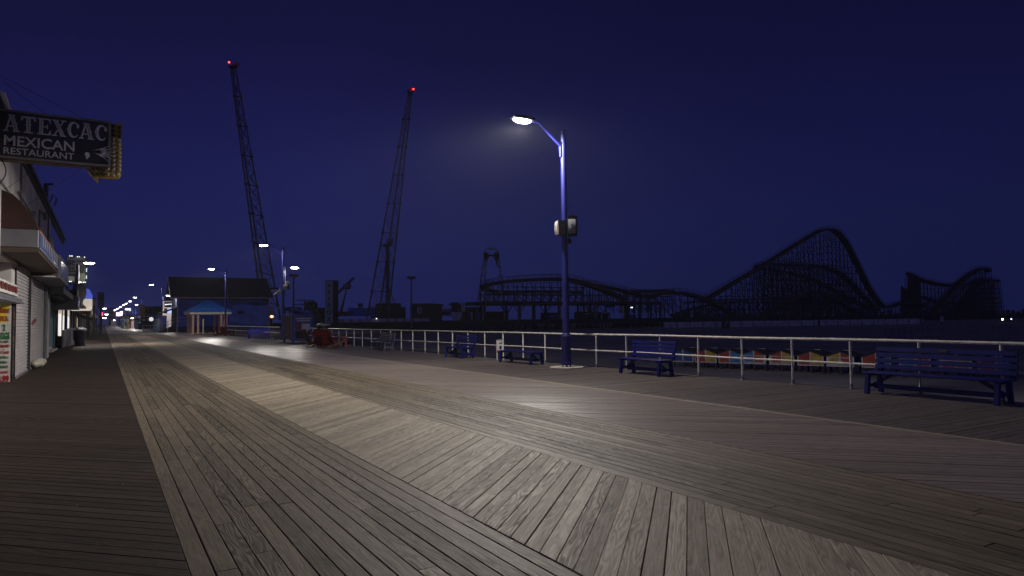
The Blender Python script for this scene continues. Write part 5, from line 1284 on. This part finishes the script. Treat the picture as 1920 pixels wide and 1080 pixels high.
# raised platform carrying the turnaround
Y = 179; t = thing('raised_platform', 'dark raised platform on braced columns under the coaster turnaround', 'platform', atY(1070, 600, Y))
xa_, xb_ = atY(902, 568, Y).x, atY(1241, 568, Y).x; zt = atY(1070, 565.5, Y).z; zb2 = atY(1070, 570.5, Y).z
b = MB(); b.box(xa_, xb_, Y, Y+22, zb2, zt); b.build('deck', M['silh'], t)
b = MB(); b.box(xa_, xb_, Y-.12, Y-.004, zb2-.05, zt+.1); b.build('edge_beam', M['silh'], t)
for px in (903, 910, 951, 975, 1002, 1024, 1050, 1085, 1096, 1108, 1118, 1175, 1180, 1200, 1222, 1240):
    p = atY(px, 600, Y+.5); thick = .9 if px in (975, 1002, 1050, 1118, 1175, 1240) else .45
    b = MB(); b.beam((p.x, Y+.8, -2.4), (p.x, Y+.8, zb2-.004), thick, .6); 
    if px in (951, 975, 1024, 1108): b.beam((p.x, Y+.8, zb2-3.0), (p.x+2.2, Y+.8, zb2-.1), .25); b.beam((p.x, Y+.8, zb2-3.0), (p.x-2.2, Y+.8, zb2-.1), .25)
    b.build('column', M['greypanel'] if px in (975, 1050, 1118, 1240) else M['silh'], t)
p = atY(1185, 576.5, Y+1); b = MB(); b.box(p.x-.45, p.x+.35, Y+1, Y+1.2, p.z-.16, p.z+.16); b.build('lit_lamp', M['bulbon'], t)
b = MB(); b.box(p.x-.9, p.x+1.8, Y+1.1, Y+1.3, p.z+.3, zb2-.01); b.build('lamp_hanger', M['dark'], t)
# booths under the platform
clutter('ride_booth', 'dark booth with a small gable and pale posts under the coaster platform', 'booth', 1126, 585, 1144, 603, 186, 'dark', [('post', .05, .3, .15, 1, 'palefence'), ('post', .8, .3, .9, 1, 'palefence'), ('gable', .1, 0, .9, .2, 'palefence')])
clutter('sign_panel', 'bluish panel hung high under the coaster platform', 'sign', 1135, 571.5, 1150, 576.5, 187, 'mural', depth=.3)
clutter('ride_booth', 'low dark booth left of the gabled one under the coaster platform', 'booth', 1090, 584, 1118, 604, 188, 'dark', [('window', .1, .2, .5, .45, 'palefence'), ('window', .6, .2, .9, .45, 'mural')])
clutter('ride_banner', 'tall pale pennant banner under the coaster platform', 'banner', 1168, 573, 1173.5, 598, 184, 'palefence', depth=.2)
clutter('ride_booth', 'dark booth with a blind right of the small lit lamp under the platform', 'booth', 1181, 590, 1193, 607, 186, 'mural', [('frame', 0, 0, 1, .1, 'dark')])
clutter('ride_fence', 'dark boarded ride wall at the right end under the coaster platform', 'wall', 1195, 598, 1238, 608, 182, 'silh', [('plank', .02, .1, .98, .5, 'dark')], depth=.4)
clutter('ride_building', 'dark ride building under the left end of the coaster platform', 'building', 915, 584, 953, 607, 186, 'silh', [('opening', .1, .5, .5, .8, 'black'), ('roof_edge', 0, .3, 1, .36, 'dark')])
clutter('ride_building', 'dark open sided ride building in the middle under the coaster platform', 'building', 1026, 586, 1046, 603, 188, 'silh', [('opening', .15, .35, .85, .75, 'mural')])
t = thing('red_post_barrier', 'rust coloured rail barrier with two red posts below the coaster end', 'barrier', atY(927, 612, 168))
Y = 168; b = MB(); b.beam(atY(913, 613, Y), atY(951, 612.5, Y), .18); b.beam(atY(913, 618, Y), atY(951, 617.5, Y), .14); b.build('rail', M['rust'], t)
for x, y0, y1 in ((906.5, 611, 625), (927, 599, 616)): b = MB(); a = atY(x, y0, Y); b.beam((a.x, Y, -2.1), a, .2); b.build('post', M['red'], t)

# ---- beach fence bank, cabins, vehicle with lights
def gp(px, py, D): r_ = ray(px, py); return _O + r_*(D/math.hypot(r_.x, r_.y))
a, c, e = gp(1244, 608, 214), gp(1480, 604, 236), gp(1725, 601, 262)
fence_run('sand_fence', 'long low pale sand fence in front of the roller coaster', [(a.x, a.y, 0), (c.x, c.y, 0), (e.x, e.y, 0)], -2.1, 1.9, M['palefence'], 4.0)
for px, pt, D, lb, ww in ((1360, 599, 205, 'pair of dark narrow cabins before the sand fence', 2.2), (1535, 583, 225, 'tall dark post cabin before the sand fence below the lift hill', 1.0)):
    p = gp(px, pt, D); t = thing('beach_cabin', lb, 'cabin', (p.x, p.y, SZ)); A_ = Matrix.Translation((p.x, p.y, 0)) @ Matrix.Rotation(-radians(43), 4, 'Z')
    for s in ((-.6, .6) if ww > 2 else (0,)): b = MB(); b.box(s-ww*.22, s+ww*.22, -.5, .5, SZ-.2, p.z, M=A_); b.build('body', M['black'], t)
    b = MB(); b.box(-ww*.5, ww*.5, -.55, .55, p.z+.002, p.z+.12, M=A_); b.build('roof', M['dark'], t)
    if ww > 2: b = MB(); b.box(.3, .55, -.53, -.505, p.z-1.0, p.z-.6, M=A_); b.build('notice', M['boardwhite'], t)
for px, py, D, lb in ((1766, 598, 250, 'small white beach marker board before the far coaster curves'), (1730, 600, 250, 'tiny pale marker left of the white beach marker board')):
    p = gp(px, py, D); t = thing('marker_board', lb, 'marker', (p.x, p.y, SZ)); k = .8 if px == 1766 else .35
    b = MB(); b.box(p.x-k, p.x+k, p.y-.05, p.y+.05, p.z-k*1.2, p.z+k); b.build('panel', M['palefence'], t); b = MB(); b.beam((p.x, p.y, SZ-.2), (p.x, p.y, p.z-k*1.2), .15); b.build('post', M['dark'], t)
p = gp(1888, 600, 300); t = thing('beach_truck', 'distant truck with two bright white lights at the right edge of the beach', 'truck', (p.x, p.y, SZ), rz=0)
A_ = Matrix.Translation((p.x, p.y, SZ-.25)) @ Matrix.Rotation(-radians(64), 4, 'Z')
b = MB(); b.cbox(-1.7, 1.7, .1, 5.5, .6, 1.9, .1, M=A_); b.cbox(-1.5, 1.5, 1.6, 3.6, 1.9, 2.7, .15, M=A_); b.build('body', M['black'], t)
for s in (-1, 1): b = MB(); b.lathe([(.05, -.02), (.24, 0), (.24, .12), (.1, .16)], (0, 0, 0), 12, M=A_ @ Matrix.Translation((s*1.25, .1, 1.35)) @ Matrix.Rotation(radians(90), 4, 'X')); b.build('headlight', M['bulbon'] if s > 0 else M['lensfar'], t)
for s in (-1, 1):
    for yy in (1.2, 4.4): b = MB(); b.lathe([(.2, -.15), (.5, -.15), (.5, .15), (.2, .15)], (0, 0, 0), 16, M=A_ @ Matrix.Translation((s*1.5, yy, .5)) @ Matrix.Rotation(radians(90), 4, 'Y')); b.build('wheel', M['black'], t)

# ---- marram tufts on the sand and a slatted path fence at the right
b = MB()
for px, py, n_, sp in ((1600, 632, 160, 5.0), (1640, 640, 120, 3.5), (1215, 650, 60, 1.6), (1560, 628, 120, 6.0), (1700, 634, 120, 4.5), (1450, 634, 80, 4.0), (1830, 640, 120, 4.0)):
    q = G(px, py, SZ)
    for k in range(n_):
        x, y = q.x+random.gauss(0, sp), q.y+random.gauss(0, sp*.6); a = random.uniform(0, 2*pi); h = random.uniform(.25, .6); l = random.uniform(.05, .3)
        b.add([(x-.02*sin(a), y+.02*cos(a), SZ-.1), (x+.02*sin(a), y-.02*cos(a), SZ-.1), (x+l*cos(a), y+l*sin(a), SZ+h)], [(0, 1, 2)])
tag(b.build('dune_grass', paint('dune_grass', (.05, .055, .03), .8), smooth=False), kind='stuff')
pts = [G(x, y, SZ) for x, y in ((1660, 628), (1740, 622), (1830, 620), (1930, 622))]
t = thing('path_fence', 'faint slatted fence along the sand path behind the long bench', 'fence', (pts[0].x, pts[0].y, SZ))
for p, q in zip(pts, pts[1:]):
    n_ = int((q-p).length/3.2)
    for k in range(n_):
        c = p+(q-p)*(k/n_); b = MB(); b.beam((c.x, c.y, SZ-.3), (c.x+random.uniform(-.06, .06), c.y, SZ+1.15), .10); b.build('post', M['greypanel'], t)
    b = MB()
    for z in (.35, .7, 1.02): b.beam(p+V((0, 0, z)), q+V((0, 0, z)), .04)
    b.build('wire', M['greypanel'], t)

SKYTINT, SKYADD, SKYSTR, SKYTOP, SKYSEA, WEST, HAZE = (1, .44, .86), (.20, .12, .12), .057, .46, .66, (.55, .53, .95), .0003

# ================================================================ world, camera
w = bpy.data.worlds.new('World'); S.world = w; w.use_nodes = True
nt = w.node_tree; N, L = nt.nodes, nt.links; bg = N['Background']
sky = N.new('ShaderNodeTexSky'); sky.sky_type = 'NISHITA'; sky.sun_disc = False
sky.sun_elevation = radians(3.0); sky.sun_rotation = radians(215); sky.air_density = 1; sky.dust_density = 0; sky.ozone_density = 10
def vm(op, a, b_):
    n = N.new('ShaderNodeVectorMath'); n.operation = op
    for i, x in enumerate((a, b_)):
        if isinstance(x, tuple): n.inputs[i].default_value = x
        else: L.new(x, n.inputs[i])
    return n.outputs['Value'] if op == 'DOT_PRODUCT' else n.outputs['Vector']
def mr(src, a, b_, c, d):
    n = N.new('ShaderNodeMapRange'); n.clamp = True
    for i, x in enumerate((a, b_, c, d)): n.inputs[i+1].default_value = x
    L.new(src, n.inputs[0]); return n.outputs[0]
tc = N.new('ShaderNodeTexCoord')
up = mr(vm('DOT_PRODUCT', tc.outputs['Generated'], (0, 0, 1)), .03, .45, 1.0, SKYTOP)
sea = mr(vm('DOT_PRODUCT', tc.outputs['Generated'], (sin(radians(70)), cos(radians(70)), 0)), .55, 1.0, 1.0, SKYSEA)
cl = N.new('ShaderNodeSeparateXYZ'); L.new(tc.outputs['Generated'], cl.inputs[0])
mxz = N.new('ShaderNodeMath'); mxz.operation = 'MAXIMUM'; L.new(cl.outputs[2], mxz.inputs[0]); mxz.inputs[1].default_value = .13
cb = N.new('ShaderNodeCombineXYZ'); L.new(cl.outputs[0], cb.inputs[0]); L.new(cl.outputs[1], cb.inputs[1]); L.new(mxz.outputs[0], cb.inputs[2])
L.new(cb.outputs[0], sky.inputs['Vector'])
col = vm('MULTIPLY', sky.outputs['Color'], SKYTINT)
col = vm('ADD', col, SKYADD)                      # faint airglow over the town
west = mr(vm('DOT_PRODUCT', tc.outputs['Generated'], (-sin(YAW), -cos(YAW), -.15)), .05, 1.0, 0.0, 1.0)   # last afterglow and town glow on the landward side
g2 = N.new('ShaderNodeVectorMath'); g2.operation = 'SCALE'; g2.inputs[0].default_value = WEST; L.new(west, g2.inputs['Scale'])
veil = N.new('ShaderNodeTexNoise'); veil.inputs['Scale'].default_value = 1.0; veil.inputs['Detail'].default_value = 4
st_ = N.new('ShaderNodeMapping'); st_.inputs['Scale'].default_value = (2.2, 2.2, 9.0); L.new(tc.outputs['Generated'], st_.inputs['Vector']); L.new(st_.outputs['Vector'], veil.inputs['Vector'])
vl = mr(veil.outputs['Fac'], .3, .7, .93, 1.08)
sea0 = sea; vmul = N.new('ShaderNodeMath'); vmul.operation = 'MULTIPLY'; L.new(sea0, vmul.inputs[0]); L.new(vl, vmul.inputs[1]); sea = vmul.outputs[0]
dim = N.new('ShaderNodeMath'); dim.operation = 'MULTIPLY'; L.new(up, dim.inputs[0]); L.new(sea, dim.inputs[1])
n = N.new('ShaderNodeVectorMath'); n.operation = 'SCALE'; L.new(col, n.inputs[0]); L.new(dim.outputs[0], n.inputs['Scale'])
col = vm('ADD', n.outputs['Vector'], g2.outputs['Vector']); L.new(col, bg.inputs['Color']); bg.inputs['Strength'].default_value = SKYSTR

# ---------------------------------------------------------------- thin sea air
b = MB(); b.box(-400, 1400, -200, 1400, -3.4, 84)
hm = bpy.data.materials.new('sea_air'); hm.use_nodes = True; hn_ = hm.node_tree; hn_.nodes.clear()
ho = hn_.nodes.new('ShaderNodeOutputMaterial'); hv = hn_.nodes.new('ShaderNodeVolumePrincipled')
hv.inputs['Color'].default_value = (.86, .88, .93, 1); hv.inputs['Density'].default_value = HAZE; hv.inputs['Anisotropy'].default_value = .35
hn_.links.new(hv.outputs['Volume'], ho.inputs['Volume'])
tag(b.build('haze', hm, smooth=False), kind='stuff')

cam = bpy.data.cameras.new('camera'); cam.sensor_width = 36; cam.lens = FPX/1920*36; cam.clip_end = 30000; cam.clip_start = .05
co = bpy.data.objects.new('camera', cam); COL.objects.link(co)
R3 = Matrix((_R, _U, -_W)).transposed(); co.matrix_world = Matrix.Translation(_O) @ R3.to_4x4()
S.camera = co
S.render.engine = 'CYCLES'
S.view_settings.view_transform = 'Standard'; S.view_settings.look = 'None'; S.view_settings.exposure = 0; S.view_settings.gamma = 1
S.cycles.use_denoising = True; S.cycles.max_bounces = 5; S.cycles.diffuse_bounces = 2; S.cycles.glossy_bounces = 3
S.cycles.use_light_tree = True; S.cycles.sample_clamp_indirect = 3
S.cycles.use_adaptive_sampling = False
S.cycles.volume_bounces = 1
